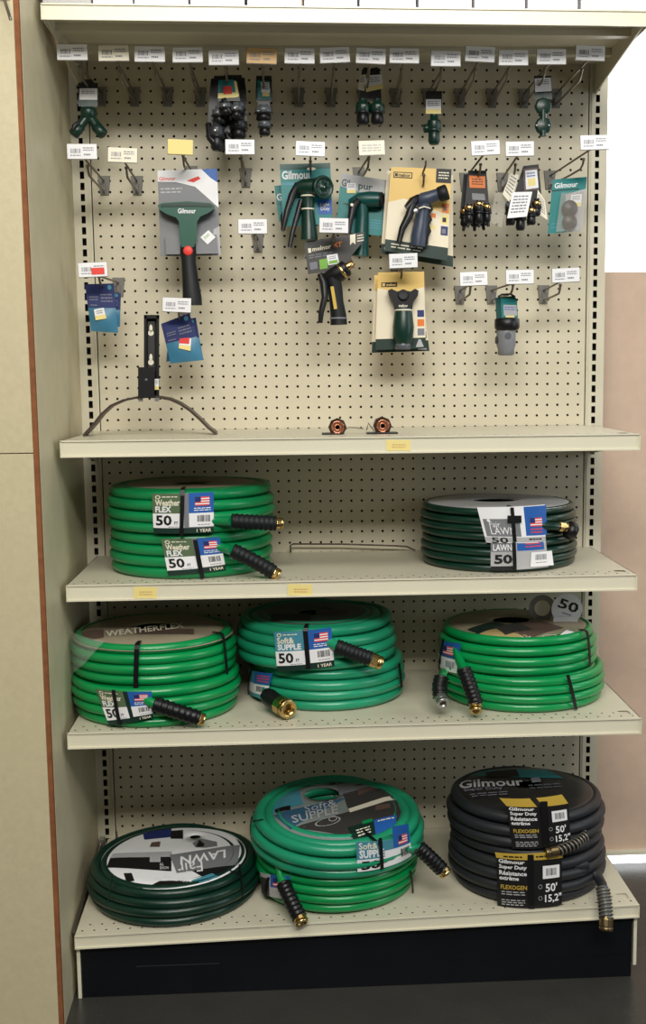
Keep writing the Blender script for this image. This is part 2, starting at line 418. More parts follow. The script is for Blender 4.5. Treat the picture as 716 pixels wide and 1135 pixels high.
# ================================================================== SCANNER HOOKS
def hook(u, v, L, xp, zp, label, tagm=WHITE, style='code', wtag=2.45, red=False, grp='scanner hooks on the pegboard'):
    """u, v = centre of the price tag in the photo, L = hook length, xp / zp = place on the board"""
    T = at(u, v, -L) - Vector((xp, 0, zp))
    t = thing('scanner_hook', label, 'hook', (xp, 0, zp), grp)
    b = MB()
    f = [(-.54, -.32, .8), (.54, -.32, .8), (.36, -.26, -.85), (-.36, -.26, -.85)]; k = [(-.58, -.08, .85), (.58, -.08, .85), (.4, -.08, -.9), (-.4, -.08, -.9)]
    b.prism(f, k, PLATE); b.box(-.16, .16, -.5, -.3, -.75, .1, PLATE, .04); b.build('back_plate', t)
    sx = T.x
    b = MB(); b.tube([(0, -.3, -.55), (sx*.05, -.9, -.55), (sx*.5, -L*.5, -.42), (sx*.72, -L*.72, -.3), (sx*.78, -L*.76, .05), (sx*.79, -L*.78, .4)], .105, WIRE, 6, ref=(0, 0, 1))
    b.lathe([(0, -.16), (.13, -.1), (.16, 0), (.13, .1), (0, .16)], (sx*.79, -L*.78, .4), (0, 0, 1), WIRE, 8); b.build('prong', t)
    b = MB(); b.tube([(0, -.3, .35), (sx*.1, -1, .4), (sx, -L+.15, T.z-.35), (sx, -L+.05, T.z)], .095, WIRE, 6, ref=(0, 0, 1)); b.build('tag_wire', t)
    if style == 'none': return t
    rnd = random.Random(int(u*7+v)); a = rnd.uniform(-.05, .05); w2 = wtag/2; h2 = .6
    b = MB(); b.T = Matrix.Translation(T) @ Matrix.Rotation(a, 4, 'Y') @ Matrix.Rotation(rnd.uniform(-.12, .1), 4, 'X')
    b.box(-w2-.03, w2+.03, -.04, .02, -h2-.05, h2+.03, PLATE, .02)
    b.box(-w2, w2, -.09, -.045, -h2, h2, tagm, .02)
    S = lambda x, y, h: (-w2+2*w2*x, -.092-h, h2-2*h2*y)
    if style == 'code':
        b.barcode(S, .1, .48, .28, .66, INK, n=9); b.lines(S, .1, .46, .7, .84, 1, TAGINK)
        b.lines(S, .54, .9, .2, .5, 2, TAGINK); b.lines(S, .56, .78, .6, .86, 1, TAGINK)
    if style == 'faint': b.lines(S, .12, .85, .25, .8, 3, GREYL)
    if red: b.rect(S, .45, .9, .38, .85, RED, .03)
    b.build('price_tag', t, label=('%s price tag' % {WHITE: 'white', TAN: 'tan', YEL: 'blank yellow', OFFW: 'cream'}[tagm]) + (' with a red sticker' if red else ''))
    return t
E_ = 'empty hook with white tag, '
row1 = [(80, 58, -22, 'leftmost top-row hook with white tag, carrying the dark green Y splitter', WHITE), (126, 59, -19, 'empty top-row hook with a cream tag, second from the left', OFFW),
        (166, 60, -16, E_+'third from the left in the top row', WHITE), (208, 61, -13, E_+'top row, just left of the black connector bunch', WHITE),
        (248, 64, -10, 'top-row hook with white tag carrying the large bunch of black connectors', WHITE), (290, 62, -7, 'top-row hook with the tan price tag', TAN),
        (332, 62, -4, E_+'just right of the tan tag in the top row', WHITE), (371, 61, -1, E_+'in the top row left of the twin green connectors', WHITE),
        (411, 62, 2, 'top-row hook with white tag carrying the twin green connectors', WHITE), (448, 62, 5, E_+'between the twin green connectors and small green valve', WHITE),
        (494, 65, 8, 'top-row hook with white tag carrying the small green valve', WHITE), (532, 60, 11, E_+'in the top row right of the small green valve', WHITE),
        (569, 64, 14, E_+'in the top row, third from the right', WHITE), (611, 63, 17, 'top-row hook with white tag carrying the two-disc green coupling', WHITE),
        (654, 59, 20, E_+'rightmost of the top row', WHITE)]
for u, v, xp, lab, m in row1:
    hook(u, v, 12, xp, 78.0, lab, m)
hook(91, 168, 10.7, -22, 70.1, E_+'leftmost of the second row', WHITE)
hook(136, 172, 9.5, -19, 70.1, 'empty scanner hook with a cream tag, second in the second row', OFFW)
hook(200, 163, 10.5, round(at(203, 165, -10).x), 71, 'scanner hook with a blank yellow tag above the wide green nozzle', YEL, 'blank', 2.1)
hook(266, 163, 9.6, -9, 70.8, E_+'in the second row right of the wide green nozzle', WHITE)
hook(344, 165, 10, round(at(344, 165, -10).x*2)/2, 70.6, 'scanner hook with white tag carrying the round-dial green nozzle cards', WHITE)
hook(412, 164, 10, 1.5, 70.9, 'scanner hook with a faded cream tag above the teal pistol nozzle', OFFW, 'faint', 2.2)
hook(538, 164, 9.5, 11.5, 70.4, 'scanner hook with white tag carrying the brass and orange fittings', WHITE)
hook(576, 165, 9.5, 15, 70.4, 'scanner hook with white tag carrying the paper-tagged fittings bundle', WHITE)
hook(659, 158, 11.5, 19.5, 70.6, 'scanner hook with white tag carrying the teal washer card at right', WHITE)
hook(280, 251, 9.5, -8, 64.9, E_+'alone in the middle-left below the second row', WHITE)
hook(370, 250, 10.5, round(at(370, 250, -10).x*2)/2, 64.2, 'scanner hook with white tag in front of the charcoal nozzle card', WHITE)
hook(447, 289, 9.5, round(at(447, 289, -9).x*2)/2, 61.5, 'scanner hook with white tag above the dark green thumb nozzle', WHITE)
hook(103, 299, 9.5, -21.0, 60.9, 'scanner hook whose white tag has a red sticker, above the left blue washers', WHITE, red=True)
hook(196, 338, 8.5, round(at(196, 338, -8.5).x), 57.9, 'scanner hook with white tag above the right pack of blue washers', WHITE)
hook(525, 309, 7.5, 11, 60, E_+'left of the three lower right hooks', WHITE)
hook(576, 307, 9.5, 14, 60.0, 'scanner hook with white tag carrying the grey and black connector', WHITE)
hook(627, 305, 8.8, 19, 60, E_+'rightmost of the lower right hooks', WHITE)
hook(472, 178, 9.5, round(at(472, 178, -9).x*2)/2, 69.5, 'scanner hook without a tag holding the golden nozzle cards', WHITE, 'none')
t = thing('display_prong', 'grey metal prong at the top left corner of the side wall', 'hook', at(2, 0, -24))
o_ = at(2, 0, -24); b = MB(); b.tube([at(2, -12, -23.5)-o_, at(5, 0, -25)-o_, at(11, 19, -27)-o_, at(12, 22, -27)-o_], .12, WIRE, 6); b.build('wire', t)
b = MB(); b.box(-.9, .5, .45, .6, .2, 2.2, WIRE, .03); b.build('base_plate', t)

# ================================================================== HANGING GOODS
PX = 12.0   # pixels per inch at the hooks
class Item:
    def __init__(s, name, label, cat, u, v, y, group=None):
        s.y = y; s.org = at(u, v, y); s.o = thing(name, label, cat, s.org, group)
    def P(s, u, v, d=0): return at(u, v, s.y-d)-s.org
    def S(s, q, d=0):
        if len(q) == 4 and not isinstance(q[0], (tuple, list)):
            u0, u1, v0, v1 = q; q = [(u0, v0), (u1, v0), (u1, v1), (u0, v1)]
        def f(a, b, h):
            u = (q[0][0]*(1-a)+q[1][0]*a)*(1-b)+(q[3][0]*(1-a)+q[2][0]*a)*b
            v = (q[0][1]*(1-a)+q[1][1]*a)*(1-b)+(q[3][1]*(1-a)+q[2][1]*a)*b
            return s.P(u, v, d+h)
        return f
    def poly(s, b, pts, m, d=0, th=.05):
        b.prism([s.P(u, v, d+th) for u, v in pts], [s.P(u, v, d) for u, v in pts], m)
    def quad(s, b, q, m, d=0, th=.05):
        S = s.S(q, d); b.prism([S(0, 0, th), S(1, 0, th), S(1, 1, th), S(0, 1, th)], [S(0, 0, 0), S(1, 0, 0), S(1, 1, 0), S(0, 1, 0)], m); return s.S(q, d+th)
    def tube(s, b, pts, r, m, n=10, flat=1.0):
        P = [s.P(*p) for p in pts]; r = r if isinstance(r, (list, tuple)) else [r]*len(P)
        b.tube(P, [(q/PX, q/PX*flat) for q in r], m, n, ref=(0, 1, 0))
    def lathe(s, b, u, v, d, prof, axis, m, n=14, knurl=0):
        b.lathe([(r/PX, h/PX) for r, h in prof], s.P(u, v, d), axis, m, n, knurl)
DN = (0, 0, -1)
def sticker(it, b, q, d, m=WHITE, accent=YEL):
    S = it.quad(b, q, m, d, .012)
    b.lines(S, .12, .85, .1, .5, 3, INK, .015)
    if accent: b.rect(S, 0, 1, .68, 1, accent, .012)

# A: Y splitter
it = Item('hose_splitter', 'dark green Y-shaped hose splitter on a black card, leftmost of top row', 'hose fitting', 98, 92, -6)
b = MB(); it.quad(b, (86.5, 108.5, 92, 117), BLACK, 0); it.quad(b, (87, 108, 110, 118), GRND, .06, .03); it.poly(b, [(92, 88), (102, 88), (104, 92), (90, 92)], BLACK); sticker(it, b, (88, 108, 98, 110.5), .1, WHITE, None); b.build('backing_card', it.o)
b = MB(); it.lathe(b, 98, 119, .5, [(5, 0), (8, 1), (8.4, 4), (8.4, 11), (6.5, 12), (6, 15)], DN, GRND, 16, .06); b.build('inlet_collar', it.o)
for s_ in (-1, 1):
    b = MB(); it.tube(b, [(98, 128, .5), (98+s_*5, 134, .6), (98+s_*10, 141, .7)], [5.5, 5, 5], GRND, 12)
    A = it.P(98+s_*8, 139, .65); B = it.P(98+s_*17, 150, .8)
    ax = (B-A); L_ = ax.length; b.lathe([(.4, 0), (.48, .05), (.48, L_-.05), (.38, L_)], A, ax, GRND, 14, .08)
    b.lathe([(.3, L_+.005), (.3, L_+.01), (0, L_-.2)], A, ax, BLACK, 14); b.build('outlet', it.o)
b = MB(); it.tube(b, [(87, 136, 1), (82, 140, 1.2), (81, 144, 1.2)], [2.2, 2.4, 2], BLKP, 8); b.build('shut_off_lever', it.o)

# connector packs
def conn(it, b, u, v, d, r, h, m, m2=None, kn=.07):
    it.lathe(b, u, v, d, [(r*.55, 0), (r*.6, h*.18), (r*.95, h*.2), (r, h*.25), (r, h*.55), (r*.9, h*.58)], DN, m, 14, kn)
    it.lathe(b, u, v, d, [(r*.7, h*.56), (r*.78, h*.6), (r*.85, h*.9), (r*.6, h)], DN, m2 or m, 14, 0)
    it.lathe(b, u, v, d, [(r*1.06, h*.5), (r*1.1, h*.53), (r*1.06, h*.56)], DN, m2 or m, 14, 0)
packs = [(246, 88, -4.6, 'rearmost black connector pack of the bunch, under the teal label pack', [(241, 112, 7, 22), (243, 136, 8, 28)], None),
         (262, 86, -5.4, 'black connector pack at the right of the large bunch, two grey couplings', [(263, 110, 8.5, 20), (264, 130, 9.5, 22)], None),
         (243, 87, -6.4, 'black connector pack at the left of the large bunch with an oval coupling', [(243, 118, 8, 18), (240, 134, 8, 30)], None),
         (254, 86, -7.4, 'front connector pack of the bunch with the teal and red label', [(250, 112, 7, 14), (262, 114, 7, 16)], 1)]
for u, v, y, lab, cs, hs in packs:
    it = Item('connector_pack', lab, 'hose fitting', u, v, y, 'connector packs bunched on one hook')
    b = MB(); it.poly(b, [(u-9, v), (u+9, v), (u+11, v+16), (u+12, v+60 if not hs else v+26), (u-13, v+62 if not hs else v+26), (u-11, v+16)], BLKP, 0); it.poly(b, [(u-6, v-3), (u+6, v-3), (u+6, v+1), (u-6, v+1)], BLACK, .02)
    if hs:
        S = it.quad(b, [(242, 89), (259, 88), (262, 108), (241.5, 109)], TEAL, .06, .02); b.rect(S, 0, 1, .72, 1, YEL, .012); b.rect(S, .3, .8, .35, .8, RED, .02)
        S = it.quad(b, [(258, 89), (262, 90), (265, 107), (261, 108)], YEL, .05, .02)
    b.build('backing_card', it.o)
    for cu, cv, r, h in cs:
        b = MB(); conn(it, b, cu, cv, .8, r, h, mat('charcoal_plastic', (50, 52, 58), .4) if h > 20 else GREYP, BLKP); b.lathe([(0, .02), (.09, 0)], it.P(cu-2, cv+h*.35, .8+r/PX+.02), (0, -1, 0), ALU, 8); b.build('coupling', it.o)
    b = MB(); it.tube(b, [(u-12, v+50, .5), (u-10, v+66, .9), (u-2, v+75, 1), (u+3, v+80, 1)] if not hs else [(u-6, v+24, .8), (u-2, v+34, 1), (u+2, v+40, 1)], [3, 4, 4, 2] if not hs else [3, 4, 2.5], BLKP, 8); b.build('clip', it.o)

it = Item('connector_pack', 'small teal-labelled pack with one grey and black coupling, under the tan tag', 'hose fitting', 292, 83, -6)
b = MB(); it.poly(b, [(284, 84), (301, 84), (301, 113), (283, 113)], BLKP); S = it.quad(b, [(285, 89), (299, 90), (300.5, 110), (286, 110)], TEAL, .06, .02); b.rect(S, .28, .95, .08, .62, WHITE, .012); b.rect(S, .35, .9, .62, .85, YEL, .012); b.lines(S, .35, .85, .12, .5, 3, INK, .03); b.build('backing_card', it.o)
b = MB(); it.quad(b, (286, 299, 112, 122), BLKP, .2, .3); conn(it, b, 292, 116, .7, 9.5, 17, GREYP, BLKP); b.build('coupling', it.o)
b = MB(); conn(it, b, 293, 131, .7, 7, 18, GREYP, BLKP); b.build('coupling', it.o)
b = MB(); b.lathe([(0, .03), (.1, 0)], it.P(286, 123, 1.45), (0, -1, 0), ALU, 8); b.build('screw', it.o)

it = Item('connector_pack', 'twin dark green connectors hanging under a black card with white stickers', 'hose fitting', 411, 77, -6)
b = MB(); it.poly(b, [(401, 77), (421, 77), (423, 112), (399, 112)], BLACK); it.tube(b, [(402, 79, .1), (404, 75.5, .1), (410, 77, .1), (418, 75.5, .1), (421, 79, .1)], 1.2, BLKP, 6)
sticker(it, b, [(399, 84), (405, 82), (404, 101), (396.5, 99)], .08, OFFW, None); sticker(it, b, [(403, 84), (423, 82.5), (425, 98), (406, 102)], .12, WHITE, YEL); b.build('backing_card', it.o)
for cu in (402, 418):
    b = MB(); conn(it, b, cu, 110, .8, 8, 26, GRND, BLKP); b.lathe([(0, .03), (.1, 0)], it.P(cu+2, 117, 1.5), (0, -1, 0), ALU, 8); b.build('coupling', it.o)

it = Item('shut_off_valve', 'small dark green shut-off valve hanging on a black card with white label', 'hose fitting', 481, 101, -5)
b = MB(); it.poly(b, [(472, 101), (490, 101), (489.5, 128), (472, 127)], BLACK); sticker(it, b, (472, 489, 110, 126), .06, WHITE, YEL); b.build('backing_card', it.o)
b = MB(); conn(it, b, 481, 127, .7, 7.5, 31, GRND, GRND); b.build('valve_body', it.o)
b = MB(); b.lathe([(.3, 0), (.38, .1), (.38, .5), (.3, .55)], it.P(476, 142, .7), (-1, 0, -.1), GRND, 12, .07); b.build('side_port', it.o)

it = Item('coupling_pack', 'dark green two-disc coupling with a silver sticker, at the right of the top row', 'hose fitting', 602, 85, -7)
b = MB(); it.poly(b, [(592, 84), (611, 84), (612, 108), (592, 108)], BLACK); sticker(it, b, [(592.5, 87), (610.5, 86), (611.5, 101), (593, 102)], .06, WHITE, None); it.quad(b, (592, 612, 103, 110), GRND, .06, .05); b.build('backing_card', it.o)
for cv in (118, 139.5):
    b = MB(); b.lathe([(.5, -.35), (.72, -.28), (.76, 0), (.72, .2), (.6, .26), (0, .28)], it.P(602, cv, .7), (0, -1, 0), GRND, 16, .05); b.build('disc_valve', it.o)
b = MB(); it.tube(b, [(602, 122, .7), (602, 136, .7)], 3.6, GRND); it.tube(b, [(602, 145, .7), (602, 151, .7)], 4, GRND)
for du in (-7, 7): b.lathe([(0, .03), (.09, 0)], it.P(602+du, 139, 1.3), (0, -1, 0), ALU, 8)
b.build('neck', it.o)

# G: wide fan nozzle
it = Item('fan_nozzle', 'wide green fan sprayer with black handle on a grey and white card', 'hose nozzle', 208, 188, -6)
b = MB(); S = it.quad(b, [(174.5, 189), (240.5, 187), (244.5, 283), (178, 284)], GREYC, 0, .06)
b.shape(S, [(0, 0), (1, 0), (1, .45), (.85, .35), (.62, .2), (.3, .14), (0, .13)], WHITE, .012); b.shape(S, [(.74, 0), (1, 0), (1, .16), (.88, .1)], BLUE, .02)
b.shape(S, [(.48, .13), (.68, .08), (.72, .11), (.6, .15)], RED, .02); b.text(S, 'Gilmour', .02, .3, .075, .12, RED, .02)
b.lines(S, .04, .4, .2, .28, 2, GREYL, .02); b.shape(S, [(.9, .7), (1, .66), (1, 1), (.86, 1)], GREYL, .012)
b.build('backing_card', it.o)
b = MB(); it.quad(b, [(183, 262), (240, 260), (242, 281), (184, 282)], GREYC, .07, .5); b.build('blister', it.o)
b = MB(); S = it.quad(b, [(222, 263), (231, 255), (239, 263), (230, 271)], WHITE, .62, .015); b.lines(S, .2, .8, .2, .5, 2, LIME, .02); b.build('price_sticker', it.o)
b = MB()
it.poly(b, [(175, 227), (180, 225), (208, 223), (233, 225), (238, 228), (238, 231), (231, 236), (222, 240), (218.5, 246), (218, 262), (215, 274), (201, 274), (199, 262), (198.5, 246), (195, 241), (184, 237), (176, 232)], GRN, .35, 1.0)
it.poly(b, [(178, 226), (208, 224.5), (235, 226), (235, 229), (208, 228.5), (178, 229)], GRND, 1.35, .08)
S = it.S((197, 217, 231, 236.5), 1.37); b.text(S, 'Gilmour', 0, 1, 0, 1, WHITE, .01); b.build('spray_head', it.o)
b = MB(); b.lathe([(.42, 0), (.42, .12), (.3, .17), (0, .18)], it.P(208.5, 278, 1.25), (0, -1, 0), RED, 16); b.build('thumb_control', it.o, label='red thumb control')
b = MB(); it.tube(b, [(208.5, 270, .8), (208.5, 280, .8), (209, 290, .9), (211, 310, 1.1), (213, 330, 1.2), (213, 338, 1.2)], [8, 8.5, 7.5, 8.5, 10, 10.5], BLKR, 12, .8); b.build('handle', it.o)

# H: dial nozzle + second card behind it
it = Item('nozzle_card', 'teal card with a white sticker, half hidden behind the round-dial nozzle', 'hose nozzle', 318, 204, -4.2)
b = MB(); S = it.quad(b, [(304, 206), (350, 202), (354, 243), (309, 246)], TEAL); b.text(S, 'Gi', .02, .2, .22, .42, WHITE, .012); b.rect(S, 0, 1, .5, .52, TEALD, .01); b.build('backing_card', it.o)
b = MB(); sticker(it, b, [(315, 212), (323, 212), (325, 226), (317, 229)], .07); b.build('price_sticker', it.o)
b = MB(); it.tube(b, [(322, 222, .3), (313, 240, .5), (314, 256, .6)], [2.5, 2.5, 2], BLKP, 8); b.build('trigger', it.o)
it = Item('pistol_nozzle', 'dark green pistol nozzle with a round dial on a teal card', 'hose nozzle', 344, 180, -6)
b = MB(); S = it.quad(b, [(310, 182), (366, 180.5), (369, 248), (314, 251)], TEAL)
b.rect(S, -.0, 1.0, 0, .09, TEALD, .012); b.text(S, 'Gilmour', .03, .62, .11, .25, WHITE, .015, .03); b.oval(S, .62, .09, .09, .025, OFFW, .02)
b.rect(S, .02, .6, .3, .34, SKYB, .012); b.rect(S, .72, 1.0, .6, .84, BLUE, .012); b.text(S, 'Light\nDuty', .77, .95, .65, .79, WHITE, .02); b.build('backing_card', it.o)
b = MB(); it.tube(b, [(328, 209, .7), (336, 207, .8), (348, 207, 1.0), (354, 208, 1.1)], [6, 8, 9, 9], GRND, 12); it.tube(b, [(341, 203, .8), (341, 218, .8), (341.5, 232, .8), (342, 250, .8), (342.5, 266, .8)], [8, 6.5, 6, 8, 9.5], GRND, 12); b.build('body', it.o)
b = MB(); ax = Vector((.55, -1, -.05)); b.lathe([(.75, -.45), (.98, -.3), (1.02, 0), (1.0, .18), (.9, .25), (.82, .12), (.3, .1), (.25, .2), (0, .22)], it.P(358, 207.5, 1.5), ax, GRND, 18, .03)
for k in range(8):
    a = k*math.pi/4; axn = ax.normalized(); n1 = Vector((0, 0, 1)); n1 = (n1-axn*n1.dot(axn)).normalized(); n2 = axn.cross(n1)
    c = it.P(358, 207.5, 1.5)+axn*.12+n1*(.56*math.cos(a))+n2*(.56*math.sin(a)); b.lathe([(.1, 0), (.1, .04)], c, axn, GRN if k % 2 else BLACK, 8)
b.lathe([(0, .26), (.07, .2)], it.P(358, 207.5, 1.5), ax, WHITE, 8); b.build('spray_dial', it.o, label='round multi-pattern dial')
for pts, rr in (([(330, 205, .8), (324, 216, 1.2), (318, 234, 1.6), (313.5, 255, 1.7)], [4, 4, 3.2, 2.4]), ([(334, 222, .7), (329, 240, 1.0), (324, 258, 1.3), (321, 274, 1.4)], [3, 2.8, 2.6, 2.4])):
    b = MB(); it.tube(b, pts, rr, BLKP, 8); b.build('trigger', it.o)
for cv, r in ((216.5, 7), (231, 6.5)):
    b = MB(); it.lathe(b, 341, cv, .8, [(r, 0), (r+.6, .4), (r+.6, 1.2), (r, 1.6)], DN, OFFW, 16); b.build('tie_ring', it.o)

# I: teal pistol nozzle
it = Item('pistol_nozzle', 'teal pistol nozzle on a teal card with a pale top, beside the golden card', 'hose nozzle', 405, 192, -4.5)
b = MB(); S = it.quad(b, [(378, 192), (431, 200), (427, 262), (372, 256)], TEAL); b.shape(S, [(0, 0), (1, 0), (1, .22), (.6, .3), (0, .22)], GREYL, .012)
b.text(S, 'Gil', .03, .2, .09, .22, TEALD, .02, .03); b.text(S, 'pur', .38, .68, .14, .26, TEALD, .02, .03); b.rect(S, .1, .9, .5, .53, TEALD, .012); b.lines(S, .68, .95, .72, .9, 4, SKYB, .012); b.build('backing_card', it.o)
b = MB(); sticker(it, b, (384.5, 394.5, 203, 214), .08); b.build('price_sticker', it.o)
b = MB(); it.tube(b, [(388, 226, .6), (398, 222, .8), (410, 221, .9), (420, 221, 1)], [5, 8, 8.5, 8], TEALD, 12); it.tube(b, [(401, 224, .8), (402, 240, .8), (401, 258, .8), (400, 275, .8), (399.5, 284, .8)], [7, 6.5, 7.5, 8.5, 9], TEALD, 12); b.build('body', it.o)
b = MB(); b.lathe([(.45, 0), (.62, .05), (.62, .5), (.5, .55), (.42, .45), (0, .45)], it.P(418, 221, .9), (1, -.5, 0), BLKR, 16, .05); b.build('spray_tip', it.o)
b = MB(); it.tube(b, [(397, 222, 1.4), (391, 230, 1.7), (388, 245, 1.9), (386, 262, 2.0)], [3.5, 4.5, 3, 2.4], BLKP, 8); b.lathe([(0, .04), (.14, 0)], it.P(390, 227, 2.1), (0, -1, 0), OFFW, 8); b.build('trigger', it.o)

# J: black brass-tipped nozzle
it = Item('pistol_nozzle', 'black pistol nozzle with a brass tip on a charcoal card', 'hose nozzle', 368, 262, -7)
b = MB(); it.poly(b, [(337, 268), (404, 257), (403, 267), (389, 284), (393, 297), (341.5, 304)], GREYD)
S = it.S([(337, 268), (404, 257), (403, 293), (341.5, 304)], .055)
b.text(S, 'melnor', .12, .44, .2, .34, OFFW, .01, .03); b.text(S, 'XT', .47, .62, .18, .33, ORANGE, .01, .02); b.rect(S, .05, .1, .22, .36, OFFW, .01)
b.rect(S, .22, .36, .62, .92, LIME, .01); b.rect(S, .05, .18, .66, .88, INK, .01); b.lines(S, .05, .45, .42, .56, 2, INK, .01)
b.shape(S, [(.76, .02), (.85, .02), (.85, .34), (.805, .26), (.76, .34)], OFFW, .01); b.lines(S, .88, .99, .05, .3, 3, OFFW, .01); b.build('backing_card', it.o)
b = MB(); S = it.quad(b, [(362, 283), (374, 281), (376, 292), (364, 294)], WHITE, .07, .012); b.lines(S, .15, .8, .15, .5, 2, INK, .01); b.rect(S, .1, .9, .6, .9, LIME, .01); b.build('price_sticker', it.o)
b = MB(); it.tube(b, [(357, 309, .6), (366, 307, .8), (375, 303, .9), (384, 297, 1.0)], [4, 8, 9.5, 9], BLKP, 12); it.tube(b, [(368, 306, .8), (371, 318, .8), (373, 335, .8), (375, 350, .8), (375.5, 360, .8)], [8.5, 8, 7.5, 8.5, 9], BLKR, 12)
S = it.S([(365, 318), (371, 317), (375, 342), (369, 343)], 1.5); b.rect(S, .2, .8, 0, 1, GOLDP, .0); b.build('body', it.o)
b = MB(); ax = it.P(394, 289, 1.2)-it.P(382, 298, 1.0); b.lathe([(.72, -.28), (.8, -.2), (.8, -.1), (.74, 0)], it.P(381, 299, 1), ax, BRASS, 18, .03)
b.lathe([(.7, 0), (.72, .3), (.55, .4)], it.P(381, 299, 1), ax, BLKP, 18, .05)
b.lathe([(.36, .38), (.36, .8), (.3, .84), (.3, 1.05), (.14, 1.08), (0, .95)], it.P(381, 299, 1), ax, BRASS, 14, .1); b.build('brass_tip', it.o, label='brass adjustable tip')
b = MB(); it.tube(b, [(355, 304, .9), (359, 314, 1.2), (360, 330, 1.4), (356, 346, 1.5), (355, 358, 1.5)], [3.5, 4.5, 3.5, 3, 2.4], BLKP, 8); b.build('trigger', it.o)
b = MB(); it.lathe(b, 375, 352, .8, [(9, 0), (9.4, .4), (9.4, 1.2), (9, 1.6)], DN, INK, 16); b.build('tie_ring', it.o)

# K: golden cards with slate nozzle: two cards stacked behind the front one
for k, (du, dv, y, lab) in enumerate(((8, 6, -4.2, 'rearmost golden nozzle card of the stack, showing only its lower right edge'), (-5, 2, -5.1, 'middle golden nozzle card of the stack, poking out at the lower left'))):
    it = Item('nozzle_card', lab, 'hose nozzle', 468+du, 186+dv, y, 'golden pistol nozzle cards on one hook')
    q = [(434+du, 187+dv), (499+du*.4, 188+dv), (494+du, 290+dv), (427+du, 279+dv)]
    b = MB(); S = it.quad(b, q, CREAMC); b.rect(S, 0, 1, .88, 1, DGREENC, .01); b.lines(S, .05, .3, .9, .97, 1, OFFW, .015); b.build('backing_card', it.o)
    b = MB(); it.tube(b, [(466+du, 234+dv, .3), (465+du, 255+dv, .3), (464+du, 272+dv, .3)], [6, 7, 7], SLATE, 8, .4); b.build('handle', it.o)
it = Item('pistol_nozzle', 'slate grey and black pistol nozzle on the front golden card', 'hose nozzle', 468, 186, -6.3, None)
b = MB(); S = it.quad(b, [(433.5, 185), (500.5, 187.5), (496, 289), (426, 278)], GOLDC)
b.shape(S, [(0, .42), (.25, .36), (.75, .46), (1, .5), (1, .86), (0, .86)], CREAMC, .01); b.rect(S, 0, 1, .86, 1, DGREENC, .012)
b.rect(S, .05, .36, .055, .125, BLACK, .02); b.rect(S, .065, .345, .065, .115, GOLDC, .026); b.text(S, 'melnor', .13, .33, .068, .112, BLACK, .032, .03); b.rect(S, .075, .12, .072, .108, BLACK, .032)
b.rect(S, .75, 1, 0, .155, BLACK, .02)
b.lines(S, .79, .96, .03, .12, 3, OFFW, .03)
for k, (c1, c2) in enumerate(((ORANGE, PLUM), (YEL, BLACK), (BLUED, INK))):
    b.rect(S, .87, .985, .38+k*.125, .38+k*.125+.1, c1, .02); b.rect(S, .89, .95, .41+k*.125, .46+k*.125, c2, .03)
for k in range(2): b.rect(S, .7, .78, .5+k*.13, .55+k*.13, ORANGE if k == 0 else YEL, .02)
b.lines(S, .1, .6, .89, .96, 2, OFFW, .03); b.build('backing_card', it.o)
b = MB(); it.tube(b, [(462, 222, .7), (468, 222, .9), (476, 219, 1.0), (484, 216, 1.1), (489, 214.5, 1.2)], [5, 8, 7, 6.5, 7], SLATE, 12)
it.tube(b, [(470, 222, .8), (468.5, 234, .8), (466.5, 248, .8), (464, 262, .8), (463, 273, .8)], [8, 6.5, 7.5, 8.5, 8], SLATE, 12); b.build('body', it.o)
b = MB(); ax = it.P(496, 212.5, 1.3)-it.P(486, 216, 1.1); b.lathe([(.6, 0), (.68, .06), (.7, .75), (.6, .85), (.5, .7), (0, .7)], it.P(486, 216, 1.1), ax, BLKR, 18, .04); b.build('spray_tip', it.o)
b = MB(); P_ = [(474, 226, .8), (475.5, 232, .8), (473, 237, .8), (474.5, 243, .8), (472, 249, .8), (473, 256, .8), (471, 262, .8), (471, 271, .8)]; it.tube(b, P_, [3, 4.5, 3.5, 4.8, 3.8, 5, 4, 3.5], BLKR, 8); b.build('rubber_grip', it.o)
b = MB(); it.tube(b, [(464, 218, 1), (458, 223, 1.3), (451, 231, 1.4)], [3, 5, 4], BLKP, 8); it.tube(b, [(459, 221, 1.3), (453, 240, 1.4), (446, 253, 1.5), (442, 269, 1.6)], [4, 4.5, 3.5, 2.8], BLKP, 8); b.lathe([(0, .05), (.2, 0)], it.P(461, 234, 1.7), (0, -1, 0), ALU, 10); b.build('trigger', it.o)
b = MB(); b.tube([it.P(464, 231, 1.6), it.P(470, 229, 1.7), it.P(477, 231, 1.4)], .06, OFFW, 6); b.build('cable_tie', it.o)

